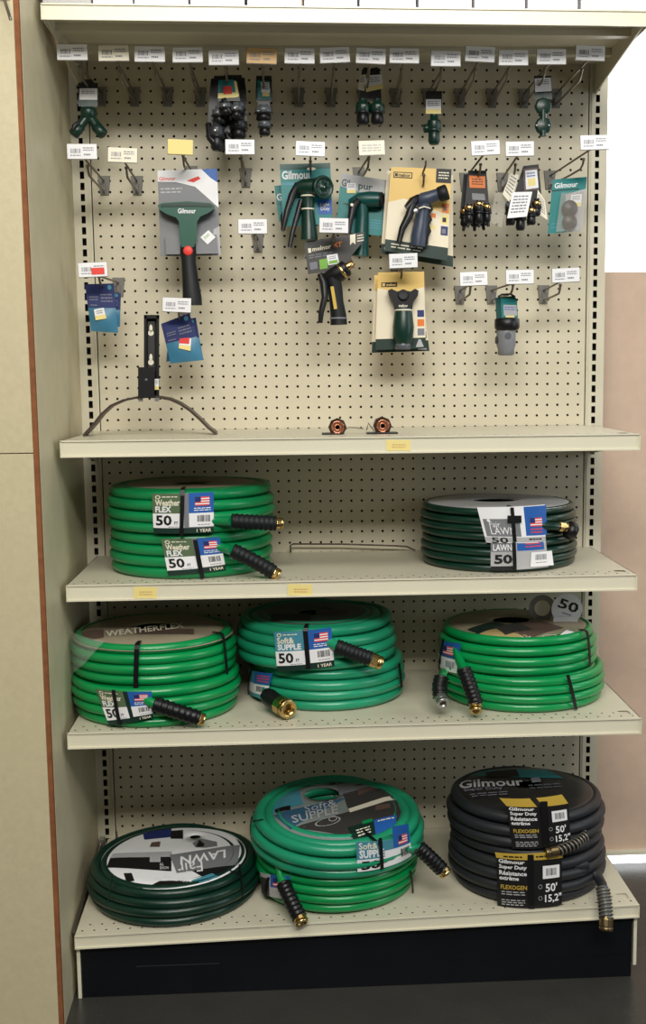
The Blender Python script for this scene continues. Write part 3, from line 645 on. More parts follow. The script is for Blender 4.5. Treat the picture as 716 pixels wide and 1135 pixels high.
# L: thumb nozzles
for k in range(2):
    du, dv, y = ((-4, 3, -5.0), (0, 0, -6.3))[k]
    it = Item('thumb_nozzle', ('dark green thumb-control nozzle with black head on the front golden card', 'golden card behind the dark green thumb nozzle, edges showing left and right')[1-k], 'hose nozzle', 447+du, 300+dv, y)
    q = [(419+du, 302+dv), (470+du, 301+dv), (472-du, 386+dv), (416+du, 388+dv)]
    b = MB(); S = it.quad(b, q, GOLDC); b.shape(S, [(0, .2), (.5, .28), (1, .2), (1, .86), (0, .86)], CREAMC, .01); b.rect(S, 0, 1, .86, 1, DGREENC, .012)
    b.rect(S, .08, .42, .13, .19, BLACK, .02); b.rect(S, .1, .16, .14, .18, GOLDC, .028); b.text(S, 'melnor', .19, .4, .142, .178, GOLDC, .028, .03)
    for j, c1 in enumerate((BLUED, ORANGE, INK)): b.rect(S, .84, .98, .5+j*.12, .59+j*.12, c1, .02)
    b.shape(S, [(.8, .98), (.86, .88), (.9, .88), (.96, .98)], GREYL, .02); b.build('backing_card', it.o)
    if k:
        b = MB(); it.poly(b, [(430, 322), (434, 320), (440, 323), (447, 321.5), (455, 323), (460, 320), (464, 322), (463, 328), (458, 335), (457, 343), (437, 343), (436, 335), (431, 328)], BLKP, .2, 1.0)
        b.lathe([(.5, 0), (.52, .04), (.4, .08), (0, .06)], it.P(447, 327, 1.2), (0, -1, .3), BLKR, 14, .05); b.text(it.S((442, 452, 337, 340.5), 1.22), 'melnor', 0, 1, 0, 1, OFFW, 0); b.build('spray_head', it.o)
        b = MB(); it.tube(b, [(447, 342, .8), (447, 350, .8), (447, 362, .9), (446.5, 374, .8), (446.5, 381, .8)], [9, 10, 11.5, 11, 8.5], GRND, 14)
        b.build('grip', it.o)
        b = MB(); it.lathe(b, 446.5, 380, .8, [(8, 0), (8.8, 1), (8.8, 6), (7.5, 7)], DN, GREYP, 16, .08); b.build('inlet_collar', it.o)
        b = MB(); it.lathe(b, 447, 343, .8, [(9.5, 0), (10, .4), (10, 1.2), (9.5, 1.6)], DN, OFFW, 16); b.build('tie_ring', it.o)
    else:
        b = MB(); it.tube(b, [(447, 342, .5), (447, 362, .5), (447, 380, .5)], [8, 9, 8], GRND, 8, .5); b.build('grip', it.o)

# M: brass fittings bundle
for k, (du, dv, y, lab) in enumerate(((-5, 4, -4.6, 'rear pack of black and brass fittings, left of the orange-labelled one'), (0, 0, -6.2, 'front pack of black and brass fittings with the orange label'))):
    it = Item('fitting_pack', lab, 'hose fitting', 528+du, 188+dv, y, 'brass fitting packs on one hook')
    b = MB(); it.poly(b, [(519+du, 189+dv), (539+du, 189+dv), (542+du, 228+dv), (515+du, 230+dv)], BLKP)
    if k:
        S = it.quad(b, [(520, 194.5), (537.5, 195.5), (538, 208.5), (520.5, 208)], ORANGE, .06, .02); b.lines(S, .15, .85, .2, .8, 3, BLACK, .01)
        it.quad(b, [(523, 214), (537, 215), (538, 222), (523.5, 221.5)], GREYC, .08, .02)
    b.build('backing_card', it.o)
    for j, (cu, cv, r, h, m) in enumerate(((520, 226, 5.5, 20, BLKP), (531, 222, 5.5, 24, BLKP), (540, 225, 4.5, 20, BLKP))):
        b = MB(); conn(it, b, cu+du, cv+dv, .7, r, h, m, BLKP); it.lathe(b, cu+du, cv+dv+2, .75, [(r*.8, 0), (r, .8), (r, 4), (r*.8, 5)], DN, BRASS, 12, .1)
        it.tube(b, [(cu+du, cv+dv+h-2, .7), (cu+du+(j-1)*1.5, cv+dv+h+6, .8)], [2.6, 1.6], BLKP, 6); b.build('fitting', it.o)
# N: paper-tagged bundle
it = Item('fitting_pack', 'bundle of black fittings covered by white and cream instruction slips', 'hose fitting', 580, 184, -6)
b = MB(); it.poly(b, [(580, 184), (597, 182), (600, 214), (597, 240), (578, 240), (570, 215)], BLKP); it.poly(b, [(580, 187), (596, 186), (597, 210), (581, 212)], PLUM, .06, .03)
S = it.quad(b, [(582, 189), (595, 188), (597, 208), (583, 210)], WHITE, .1, .02); b.rect(S, .2, .8, .45, .85, YEL, .012); b.lines(S, .15, .8, .1, .4, 2, BLUE, .01); b.build('backing_card', it.o)
for cu, cv, h, r in ((566, 222, 26, 6), (577, 230, 24, 6), (589, 228, 20, 6), (595, 220, 18, 5)):
    b = MB(); conn(it, b, cu, cv, .6, r, h, BLKP, BLKP); it.lathe(b, cu, cv+3, .65, [(r*.8, 0), (r, .8), (r, 4), (r*.8, 5)], DN, BRASS if cu > 585 else GREYP, 12, .1); b.build('fitting', it.o)
for q, m, d in (([(567, 190), (575, 194), (566, 226), (557, 215)], OFFW, .8), ([(568, 213), (590, 212.5), (584, 240), (562, 242)], WHITE, 1.5), ([(596, 210), (604, 222), (607, 244), (594, 235)], OFFW, .4)):
    b = MB(); S = it.quad(b, q, m, d, .02); b.lines(S, .12, .85, .12, .85, 6, INK, .01); b.build('instruction_slip', it.o, label='white paper slip' if m is WHITE else 'cream paper slip')
b = MB(); it.quad(b, [(550, 210), (562, 222), (556, 252), (542, 246)], BLIST, .2, .15); b.build('clear_sleeve', it.o)
# O: washer card
it = Item('washer_card', 'teal card with two round dark washers in a clear blister, far right', 'washers', 632, 196, -6)
b = MB(); S = it.quad(b, [(612.5, 199), (650.5, 196), (645, 256), (607, 259)], TEAL)
b.text(S, 'Gilmour', .07, .75, .07, .17, WHITE, .015, .02); b.rect(S, 0, .8, .2, .22, BLACK, .012); b.shape(S, [(.42, .3), (1, .22), (1, 1), (.55, 1)], GREYL, .012); b.lines(S, .08, .3, .8, .93, 2, SKYB, .015); b.build('backing_card', it.o)
b = MB(); sticker(it, b, [(633, 216), (645, 215), (644, 229), (632, 228)], .08, WHITE, YEL); b.build('price_sticker', it.o)
for cv, r in ((231, .72), (246, .66)):
    b = MB(); b.lathe([(r*.85, -.25), (r, -.15), (r, .1), (r*.9, .2), (0, .22)], it.P(631.5, cv, .4), (0, -1, 0), mat('dark_washer', (46, 40, 36), .4), 18); b.build('washer', it.o)
b = MB(); it.quad(b, [(622, 214), (648, 212), (644, 255), (616, 257)], BLIST, .09, .6); b.build('blister', it.o)
# P: grey and black connector
it = Item('connector_pack', 'grey and black hose connector under a small teal card, lower right hooks', 'hose fitting', 561, 325, -6)
b = MB(); it.poly(b, [(549, 330), (568, 328), (572, 330), (572, 354), (550, 354)], TEALD); S = it.quad(b, [(555, 331), (573, 332), (574, 353), (556, 353)], TEAL, .08, .03); b.rect(S, .15, .95, .3, .85, GREYL, .012); b.rect(S, .25, .8, .85, .95, YEL, .015); b.lines(S, .2, .9, .38, .6, 2, BLUE, .02)
it.tube(b, [(552, 329, .2), (556, 326.5, .2), (566, 326, .2), (571, 329, .2)], 1.2, BLKP, 6); b.build('backing_card', it.o)
b = MB(); it.lathe(b, 562, 352.5, .8, [(11, 0), (13.5, 1), (13.8, 6), (13.8, 10), (12, 13)], DN, BLKP, 18, .05); b.build('collar_ring', it.o)
b = MB(); it.lathe(b, 561, 364, .8, [(10, 0), (10.5, 2), (10.5, 18), (9, 22), (9, 28), (6, 29)], DN, GREYC, 16, .03); b.lathe([(.35, 0), (.35, .25)], it.P(553, 377, .8), (-1, -.2, 0), BLKP, 10); b.lathe([(.3, 0), (.3, .1)], it.P(563, 372, 1.6), (0, -1, 0), GREYP, 10); b.build('connector', it.o)
# Q, R: blue washer bags
def bag(lab, q, y, stick, behind):
    it = Item('washer_pack', lab, 'washers', (q[0][0]+q[1][0])/2, q[0][1], y)
    b = MB(); S = it.quad(b, q, BLUED); b.lines(S, .1, .4, .25, .36, 2, INK, .012); b.lines(S, .5, .9, .2, .4, 3, INK, .012); b.lines(S, .1, .35, .42, .48, 1, INK, .012); b.oval(S, .84, .08, .07, .05, SKYB, .015); b.build('header_card', it.o)
    b = MB(); S2 = it.S(q, .06)
    vs = [S2(x, .5+.5*y_, .0+.38*math.sin(math.pi*min(1, max(0, x)))*math.sin(math.pi*(.15+.8*y_))) for y_ in [j/8 for j in range(9)] for x in [i/8 for i in range(9)]]
    b.add(vs, [(j*9+i, (j+1)*9+i, (j+1)*9+i+1, j*9+i+1) for j in range(8) for i in range(8)], BLUEL, True)
    b.build('gasket_blister', it.o)
    if stick:
        b = MB(); S = it.S(q, .5); S = it.quad(b, stick[0], WHITE, .5, .015); b.rect(S, 0, 1, .6, 1, YEL, .01)
        if stick[1]: b.rect(S, 0, .85, -.08, .45, RED, .015)
        else: b.lines(S, .2, .8, .15, .5, 2, INK, .01)
        b.build('price_sticker', it.o)
bag('rear pack of blue gaskets on the left, showing past the front pack', [(101, 321), (134, 325), (133, 362), (103, 366)], -5.0, None, True)
bag('front pack of blue gaskets at left with a white and yellow sticker', [(94, 315), (126, 314), (131, 369), (101, 367)], -6.2, ([(104, 343), (115, 341), (118, 353), (106, 355)], False), False)
bag('rear pack of blue gaskets below the fan nozzle handle', [(189, 357), (217, 352), (225, 396), (184, 401)], -4.6, None, True)
bag('front pack of blue gaskets with a red and yellow sticker', [(178.5, 359), (210, 347), (226, 399), (189, 403)], -6.0, ([(199, 376), (212, 375), (211, 389), (198, 386)], True), False)

# ================================================================== ON THE SHELF UNDER THE HOOKS
yh = -8.0; it = Item('hose_hanger', 'black wall bracket with an arched steel band, standing on the upper shelf', 'hose hanger', 166, 485, yh)
zs = 47.52-it.org.z
b = MB(); it.quad(b, (159.5, 162.5, 350, 440), BLKP, 0, .9); it.quad(b, (173.5, 176.5, 350, 440), BLKP, 0, .9); it.quad(b, (159.5, 176.5, 350, 440), BLKP, 0, .1); it.quad(b, (159.5, 176.5, 349, 353), BLKP, 0, .9); it.quad(b, (164, 171.5, 356, 432), mat('dark_grey_metal', (60, 58, 56), .4, metal=.3), .12, .25)
for cv in (366.5, 399):
    b.oval(it.S((163.5, 171, cv-4, cv+7), .4), .5, .6, .42, .28, OFFW); b.oval(it.S((165.5, 169, cv-7, cv+2), .4), .5, .5, .5, .5, OFFW)
b.build('wall_bracket', it.o)
b = MB(); it.quad(b, (153, 171, 407, 441), BLKP, .95, .9); b.lathe([(0, .03), (.12, 0)], it.P(162, 421, 1.9), (0, -1, 0), GREYP, 8); b.build('clip_housing', it.o)
b = MB(); sticker(it, b, (171.5, 176, 420, 432), 1.0, WHITE, YEL); b.build('price_sticker', it.o)
b = MB(); arc = []
ap = [(94.5, 484), (106, 469.5), (114, 459), (124.5, 449.5), (138, 443.5), (152, 440.5), (165, 439.5), (177, 440), (190, 442.5), (201, 447.5), (212, 455), (222, 464), (232, 474), (240.5, 483.5)]
pts = [it.P(u, v, .2) for u, v in ap]
pts[0].z = max(pts[0].z, zs+.05); pts[-1].z = max(pts[-1].z, zs+.05)
vs = []
for k, p in enumerate(pts):
    t_ = (pts[min(k+1, len(pts)-1)]-pts[max(k-1, 0)]).normalized(); nn = Vector((-t_.z, 0, t_.x))*.10
    for dy, s_ in ((-1.1, 1), (1.1, 1), (1.1, -1), (-1.1, -1)): vs.append(p+nn*s_+Vector((0, dy, 0)))
fs = [(i*4+k, i*4+(k+1) % 4, (i+1)*4+(k+1) % 4, (i+1)*4+k) for i in range(len(pts)-1) for k in range(4)]+[(3, 2, 1, 0), tuple(len(vs)-4+k for k in range(4))]
b.add(vs, fs, STEEL); b.build('saddle_band', it.o, label='brown steel band')
for cu in (156, 174):
    b = MB(); it.quad(b, (cu-2.5, cu+2.5, 441, 445), ALU, 1.3, .2); b.build('bolt', it.o)

for k, (cu, cv, lab) in enumerate(((374, 473.5, 'copper-ringed faucet connector at left on the upper shelf'), (424, 472, 'copper-ringed faucet connector at right on the upper shelf, above the yellow label'))):
    it = Item('faucet_connector', lab, 'hose fitting', cu, cv, -11, 'faucet connectors lying on the shelf'); zb = 47.53-it.org.z
    b = MB(); b.lathe([(.72, -1.5 if k else -.7), (.78, -1.4 if k else -.6), (.8, -.1), (.74, 0), (.55, 0), (.5, -.15)], (0, -.2, 0), (0, -1, 0), BRONZE, 8, 0, sm=False); b.build('hex_body', it.o)
    b = MB(); b.lathe([(.56, 0), (.6, .04), (.5, .08), (.42, .02), (.42, -.1), (.3, -.1), (.3, .05), (.2, .06), (.2, -.2)], (0, -.2, 0), (0, -1, 0), COPPER, 16); b.lathe([(.18, .02), (0, .02)], (0, -.2, 0), (0, -1, 0), BLACK, 12); b.build('copper_ring', it.o)
    b = MB(); x0, x1 = ((-1.35, .45), (-1.4, 1.3))[k]; b.box(x0, x1, -.6, .9, zb, zb+.12, BLKP, .03); b.tube([(0, -.1, -.6), (0, -.1, zb+.1)], .3, BRONZE, 8); b.build('base_plate', it.o)
    b = MB(); b.tube([(.5, .5, zb+.2), (1.0, .6, zb+.55), (1.7, .6, zb+.5), (2.3, .6, zb+.4)] if not k else [(-.7, .3, zb+.2), (-1.2, .4, zb+.9), (-1.35, .5, zb+.3)], .06, WIRE, 6); b.build('wire_loop', it.o)
t = thing('wire_rod', 'thin bent metal rod lying at the back of the green hose shelf', 'rod', (at(322, 608, -1.0).x, -1.0, 35.62))
o_ = Vector((at(322, 608, -1.0).x, -1.0, 35.62)); b = MB(); b.tube([(0, 0, .08), (0, 0, .75), (.25, 0, .9), (5, 0, .8), (10, 0, .55), (11.2, 0, .45), (12, -.2, .1)], .085, STEEL, 6, ref=(0, 1, 0)); b.build('rod', t)

# ================================================================== HOSES
class Coil:
    def __init__(s, label, cx, cy, z0, R, d, nl, m, ro=None, rot=(0, 0, 0), nr=3, seed=1, tails=(), dh=None, gap=1.0, wob=.09):
        s.R = R; s.H = nl*d*gap+(1-gap)*d; s.d = d; s.m = m
        s.o = thing('garden_hose', label, 'garden hose', (cx, cy, z0), None, rot)
        from mathutils import Euler
        s.M = Euler(rot, 'XYZ').to_matrix().to_4x4(); s.M.translation = Vector((cx, cy, z0)); s.Mi = s.M.inverted()
        s.cam = s.Mi @ CAM
        ro = ro or [-.16]+[0]*(nl-2)+[-.2]; rnd = random.Random(seed)
        dh = dh or d; path = []; n = 52; seq = []
        for j in range(nr):
            ks = range(nl) if j % 2 == 0 else range(nl-1, -1, -1)
            for k in ks: seq.append((R-dh/2-j*dh*.93+ro[k], (k*gap+.5)*d))
        ph = [(rnd.uniform(0, 6), rnd.uniform(0, 6), rnd.uniform(.4, 1)) for _ in seq]
        for i, (r, z) in enumerate(seq):
            r2, z2 = seq[min(i+1, len(seq)-1)]
            for q in range(n):
                f = q/n; g = max(0, (f-.8)/.2); g = g*g*(3-2*g)
                a = math.pi+2*math.pi*f; w_ = math.sin(math.pi*f)
                rr = (r+(r2-r)*g)+w_*wob*ph[i][2]*math.sin(2*a+ph[i][0])*.8; zz = (z+(z2-z)*g)+w_*wob*.45*math.sin(a+ph[i][1])
                path.append((rr*math.sin(a), -rr*math.cos(a), max(zz, d*.5)))
        b = MB(); b.tube(path, [(d*.51, dh*.53)]*len(path), m, 10, ref=(1, 0, 0))
        for pts, r in tails: b.tube([s.W(*p) for p in pts], r, m, 12, ref=(0, 0, 1))
        b.build('coiled_hose', s.o)
    def W(s, u, v, y, lift=None):
        if y is None: q = s.cyl(u, v); return s.pos(q[0], q[1], lift-.07)
        return s.Mi @ at(u, v, y)
    def ld(s, u, v): return (s.Mi.to_3x3() @ ray(u, v))
    def cyl(s, u, v):
        c, d = s.cam, s.ld(u, v); A = d.x**2+d.y**2; B = c.x*d.x+c.y*d.y; Cc = c.x**2+c.y**2-s.R**2
        t = (-B-math.sqrt(max(0, B*B-A*Cc)))/A; p = c+d*t
        return math.atan2(p.x, -p.y), p.z
    def pos(s, a, z, h): r = s.R+.07+h; return Vector((r*math.sin(a), -r*math.cos(a), z))
    def S(s, q, lift=0):
        if not isinstance(q[0], (tuple, list)): u0, u1, v0, v1 = q; q = [(u0, v0), (u1, v0), (u1, v1), (u0, v1)]
        c = [s.cyl(*p) for p in q]
        def f(a, b, h):
            x = (c[0][0]*(1-a)+c[1][0]*a)*(1-b)+(c[3][0]*(1-a)+c[2][0]*a)*b
            z = (c[0][1]*(1-a)+c[1][1]*a)*(1-b)+(c[3][1]*(1-a)+c[2][1]*a)*b
            return s.pos(x, z, h+lift)
        return f
    # flat printed card on the top
    def zt(s, x, y): r = math.hypot(x, y)/s.Ro; return s.zc-(0 if r < .7 else (r-.7)**2*s.drop)
    def top(s, name, Ro, hole, m, zc=None, drop=4., draw=None, label=None):
        s.Ro = Ro; s.zc = (s.H+.05) if zc is None else zc; s.drop = drop
        b = MB(); hx, hy, hr = hole; vs = []; n = 48; R_ = 8
        for layer in (0, -.05):
            for j in range(R_+1):
                f = j/R_
                for k in range(n):
                    a = 2*math.pi*k/n; x = (hx+hr*math.cos(a))*(1-f)+Ro*math.cos(a)*f; y = (hy+hr*.8*math.sin(a))*(1-f)+Ro*math.sin(a)*f
                    vs.append((x, y, s.zt(x, y)+layer-(.12 if j == 0 else 0)))
        L = (R_+1)*n; fs = []
        for j in range(R_):
            for k in range(n):
                a = j*n+k; c = j*n+(k+1) % n; fs.append((a, a+n, c+n, c)); fs.append((L+a, L+c, L+c+n, L+a+n))
        for k in range(n):
            k2 = (k+1) % n; fs.append((k, k2, L+k2, L+k)); a = R_*n+k; c = R_*n+k2; fs.append((a, L+a, L+c, c))
        b.add(vs, fs, m, True)
        if draw: draw(b, s.SD)
        return b.build(name, s.o, label=label)
    def dpt(s, u, v):
        c, d = s.cam, s.ld(u, v); t = (s.zc-c.z)/d.z; p = c+d*t; return p.x, p.y
    def SD(s, q):
        if not isinstance(q[0], (tuple, list)): u0, u1, v0, v1 = q; q = [(u0, v0), (u1, v0), (u1, v1), (u0, v1)]
        c = []
        for p in q:
            x, y = s.dpt(*p); r = math.hypot(x, y); k = min(1, s.Ro*.985/r) if r > 0 else 1; c.append((x*k, y*k))
        def f(a, b, h):
            x = (c[0][0]*(1-a)+c[1][0]*a)*(1-b)+(c[3][0]*(1-a)+c[2][0]*a)*b
            y = (c[0][1]*(1-a)+c[1][1]*a)*(1-b)+(c[3][1]*(1-a)+c[2][1]*a)*b
            return Vector((x, y, s.zt(x, y)+h+.012))
        return f
    def strap(s, u0, v0, u1, v1, w=.45, over=2.0, lift=.1, m=None):
        m = m or BLKP; a0, z0 = s.cyl(u0, v0); a1, z1 = s.cyl(u1, v1); b = MB(); hw = w/2/s.R; vs = []
        rows = []
        if over: rows += [(a0, s.R+.0-over*(1-k/5), s.H+.14) for k in range(5)]+[(a0, s.R+lift-.05, s.H+.02)]
        for k in range(11):
            f = k/10; rows.append((a0+(a1-a0)*f, s.R+.07+lift+.04*math.sin(f*3.14), z0+(z1-z0)*f))
        for a, r, z in rows:
            for q in (-1, 1):
                for dr in (0, .07): vs.append(((r+dr)*math.sin(a+q*hw), -(r+dr)*math.cos(a+q*hw), z+(dr if z > s.H else 0)))
        fs = []
        for i in range(len(rows)-1):
            o = i*4; fs += [(o+1, o+5, o+7, o+3), (o, o+1, o+5, o+4)[::-1], (o+2, o+3, o+7, o+6), (o, o+2, o+6, o+4)]
        b.add(vs, fs, m, False); b.build('strap', s.o)
    def grip(s, pts, r, m=None, ribs=9, name='grip_sleeve', spring=False):
        P = [s.W(*p) for p in pts]; m = m or BLKR
        # resample
        L = [0]
        for i in range(1, len(P)): L.append(L[-1]+(P[i]-P[i-1]).length)
        def Q(t):
            t *= L[-1]
            for i in range(1, len(P)):
                if t <= L[i]+1e-6: return P[i-1].lerp(P[i], (t-L[i-1])/(L[i]-L[i-1]))
            return P[-1]
        N = ribs*4; path = [Q(k/N) for k in range(N+1)]
        rr = [r*(1.0 if (k % 4 in (0, 1)) else .9) for k in range(N+1)] if ribs > 1 else [r]*(N+1)
        rr[0] = r*.75
        b = MB(); b.tube(path, rr if not spring else r*.85, m, 14, ref=(0, 0, 1)); b.build(name, s.o)
        if spring:
            ax = (P[-1]-P[0]).normalized(); n1 = Vector((0, 0, 1)); n1 = (n1-ax*n1.dot(ax)).normalized(); n2 = ax.cross(n1)
            b = MB(); T = 9; b.tube([Q(k/(T*12))+n1*(r*math.cos(k*math.pi/6))+n2*(r*math.sin(k*math.pi/6)) for k in range(T*12+1)], .085, mat('dull_spring_steel', (128, 124, 112), .4, metal=.6), 6); b.build('spring_guard', s.o, label='silver spring coil')
    def fitting(s, p0, p1, r, m=None, L=None, kn=.0, n=6, hole=.62, name='brass_coupling'):
        A = s.W(*p0); B = s.W(*p1); ax = B-A; L = L or ax.length; m = m or BRASS; b = MB()
        b.lathe([(r*.72, -.1), (r*.75, .06), (r*.98, .08), (r, .14), (r, L*.62)], A, ax, m, n if n > 6 else 12, kn, sm=False)
        b.lathe([(r*.86, L*.62), (r*.86, L*.68), (r*.97, L*.7), (r*.97, L*.97), (r*.9, L), (r*hole, L), (r*hole*.95, L*.55)], A, ax, m, 18, 0)
        b.lathe([(r*hole*.96, L*.56), (0, L*.56)], A, ax, BLACK, 12); b.build(name, s.o)

def lab_common(c, q, lift, left, topcol, name, strapw=True, fifty=BLACK, flagon=True, rightblue=BLUE):
    """printed wrap band: name panel and '50 FT' at left, flag and barcode at right"""
    S = c.S(q, lift); b = MB()
    b.rect(S, 0, 1, 0, 1, topcol, 0, 12, 3)
    b.rect(S, 0, .52, 0, .5, left, .012, 6, 2)
    b.oval(S, .1, .09, .045, .05, OFFW, .03, hole=.6); b.lines(S, .17, .42, .06, .12, 1, OFFW, .03)
    t1, t2 = name
    b.text(S, t1, .05, .46 if len(t1) > 5 else .36, .15, .31, OFFW, .03, .03); b.text(S, t2, .05, .32 if len(t2) < 5 else .47, .32, .47, WHITE, .03, .04)
    b.rect(S, 0, .52, .5, .86, WHITE, .012, 6, 1); b.text(S, '50', .05, .32, .54, .8, fifty, .03, .03); b.text(S, 'FT', .36, .42, .7, .78, fifty, .03); b.lines(S, .26, .46, .82, .85, 1, INK, .03)
    b.rect(S, .6, 1, 0, .5, rightblue, .012, 5, 1)
    if flagon: b.flag(S, .7, .93, .1, .32, .03)
    b.lines(S, .68, .95, .36, .46, 2, WHITE, .03)
    b.rect(S, .6, 1, .5, .84, WHITE, .014, 5, 1); b.barcode(S, .72, .96, .54, .74, h=.03, n=12); b.lines(S, .74, .94, .77, .81, 1, INK, .03)
    b.rect(S, 0, 1, .86, 1, DGREENC, .012, 10, 1); b.text(S, '1 YEAR', .72, .96, .89, .97, OFFW, .03)
    b.build('wrap_label', c.o)

Z2, Z3, ZB = 35.60, 23.66, 7.0
# ---- green pair, upper left
c = Coil('green hose at bottom of the left stack on the upper hose shelf', -14.3, -7.35, Z2, 7.25, .97, 4, G_WF, ro=[-.1, 0, .02, -.08], seed=3,
         tails=[([(222, 604, None, -.6), (240, 606, None, -.3), (250, 608, None, .2), (258, 610.5, -15.0)], .42)])
S_ = c
lab_common(c, [(179, 597, ), (243, 595), (250, 631), (187, 638)], .03, OLIVE, GREYC, ('Weather', 'FLEX'))
c.strap(216, 598, 224, 640, .35, 0, .1)
c.grip([(257, 609.5, -15.0), (280, 621, -14.9), (303, 634, -14.8)], .66); c.fitting((302, 633.5, -14.8), (309, 637.5, -14.75), .52, hole=.5)
c = Coil('green hose on top of the left stack on the upper hose shelf', -14.2, -7.55, Z2+3.9, 7.4, .92, 4, G_WF, ro=[-.05, .06, 0, -.3], seed=5,
         tails=[([(215, 577, None, -.6), (234, 577.5, None, -.35), (247, 577.5, None, .2), (257, 577.5, -15.2)], .42)])
c.top('top_card', 6.6, (0, 0, 1.6), TAUPE, drop=3, draw=lambda b, D: (b.rect(D((150, 190, 541, 546)), 0, 1, 0, 1, GREYC, .02, 3, 1), b.rect(D((235, 275, 540, 545)), 0, 1, 0, 1, OFFW, .02, 3, 1)))
lab_common(c, [(169, 547), (236.5, 545), (236.5, 590), (171, 591)], .03, OLIVE, GREYC, ('Weather', 'FLEX'))
c.strap(202.5, 549, 201.5, 594, .33, 1.5, .1)
c.grip([(256, 577.3, -15.2), (280, 578.8, -14.9), (305, 580, -14.4)], .66); c.fitting((304, 580, -14.4), (313, 580.3, -14.2), .5, hole=.5)
# ---- dark green pair, upper right
c = Coil('dark green hose at the bottom of the right stack on the upper hose shelf', 13.6, -7.2, Z2, 7.15, .68, 4, G_DK, seed=11, nr=4)
S = c.S([(544, 600), (604, 598), (607, 628), (544, 632)], .04); b = MB()
b.rect(S, 0, 1, 0, 1, GREYL, 0, 10, 1); b.rect(S, 0, .42, 0, .36, GREYC, .012, 4, 1); b.text(S, 'LAWN', .04, .36, .1, .32, WHITE, .03, .02); b.rect(S, .45, .95, 0, .34, BLUE, .012, 4, 1); b.lines(S, .6, .9, .06, .26, 2, RED, .03); b.text(S, '50', .06, .36, .45, .78, BLACK, .03, .04); b.rect(S, 0, .4, .86, 1, BLACK, .012, 4, 1); b.build('wrap_label', c.o)
S = c.S([(588, 612), (610, 610), (612, 626), (587, 628)], .12); b = MB(); b.rect(S, 0, 1, 0, 1, WHITE, 0, 4, 1); b.barcode(S, .15, .75, .12, .6, INK, .015, 12); b.lines(S, .2, .7, .68, .78, 1, INK, .015); b.build('barcode_flap', c.o)
c.strap(569, 601, 570, 631, .3, 0, .13)
c = Coil('dark green hose with black end cap, on top of the upper right stack', 13.5, -7.3, Z2+2.77, 7.1, .68, 4, G_DK, seed=12, nr=4, ro=[-.1, .05, 0, -.25],
         tails=[([(586, 583, None, -.6), (601, 582.5, None, -.2), (609, 583, None, .3), (618, 583.5, -13.4)], .34)])
c.top('top_card', 6.7, (-.3, .2, 1.9), GREYL, drop=2.5, zc=2.85)
S = c.S([(529, 562), (603, 559), (604, 601), (539, 601)], .04); b = MB()
b.rect(S, 0, 1, 0, 1, WHITE, 0, 12, 2); b.rect(S, .04, .58, .33, .82, GREYC, .012, 6, 1); b.text(S, 'Fair', .12, .28, .4, .56, WHITE, .03, .0); b.text(S, 'LAWN', .12, .5, .56, .76, WHITE, .03, .0); b.oval(S, .12, .37, .025, .04, WHITE, .03)
b.rect(S, .66, 1.02, .02, .8, BLUE, .014, 4, 1); b.flag(S, .74, .94, .33, .56, .03); b.lines(S, .74, .94, .6, .76, 2, RED, .03); b.rect(S, .0, 1, .84, .98, GREYL, .012, 8, 1); b.text(S, '50', .1, .36, .84, 1., BLACK, .03, .02); b.lines(S, .7, .92, .86, .95, 1, BLACK, .03)
b.build('wrap_label', c.o)
c.strap(567, 563, 570, 600, .3, 1.8, .1); b = MB(); S = c.S((562, 577, 571, 579), .2); b.rect(S, 0, 1, 0, 1, BLKP, 0, 3, 1); b.build('strap_buckle', c.o)
c.fitting((618, 583.5, -13.4), (630, 585, -12.8), .42, hole=.6)
A = c.W(628, 586, -12.9); B = c.W(641, 592, -12.7); b = MB(); b.lathe([(.5, 0), (.78, .05), (.8, .75), (.7, .85), (0, .86)], A, B-A, BLKP, 12, .08); b.build('end_cap', c.o)

# ---- lower shelf, left pair
c = Coil('bright green hose at bottom of the left stack on the lower hose shelf', -17.45, -10.6, Z3, 7.35, .86, 4, G_BR, seed=21, ro=[-.25, -.05, .05, .0],
         tails=[([(140, 772, None, -.6), (160, 776, None, -.3), (168, 778, None, .2), (173, 781, -18.2)], .40)])
lab_common(c, [(107, 763), (168, 766), (170, 795), (122, 804)], .03, OLIVE, DGREENC, ('Weather', 'FLEX'))
c.strap(127, 764, 134, 803, .3, 0, .1)
c.grip([(170, 780, -18.2), (195, 788, -18.2), (220, 796, -18.0)], .68, ribs=8, m=BLKP); c.fitting((219, 795.5, -18.0), (226, 798, -17.9), .55, hole=.5)
c = Coil('bright green hose under a taupe card, on top of the lower left shelf stack', -17.6, -10.2, Z3+3.5, 7.2, .86, 4, G_BR, seed=22, ro=[-.05, .05, .02, -.3])
c.top('top_card', 7.0, (0, .5, 1.6), TAUPE, drop=7, zc=3.6, draw=lambda b, D: (b.text(D([(117, 700), (203, 690), (204, 696), (118, 706)]), 'WEATHERFLEX', 0, 1, 0, 1, OFFW, .03, .02),
      b.rect(D((150, 215, 697, 703)), 0, 1, 0, 1, PLUM, .012, 6, 1), b.rect(D((90, 115, 698, 706)), 0, 1, 0, 1, PLUM, .012, 3, 1)))
c.strap(152, 719, 151, 765, .38, 1.2, .08); c.strap(246, 708, 250, 752, .3, 1.0, .08)
b = MB(); S = c.S([(80, 712), (112, 716), (96, 735), (79, 755)], .1); b.rect(S, 0, 1, -.3, 1, FILM, 0, 5, 4); b.build('clear_film', c.o)
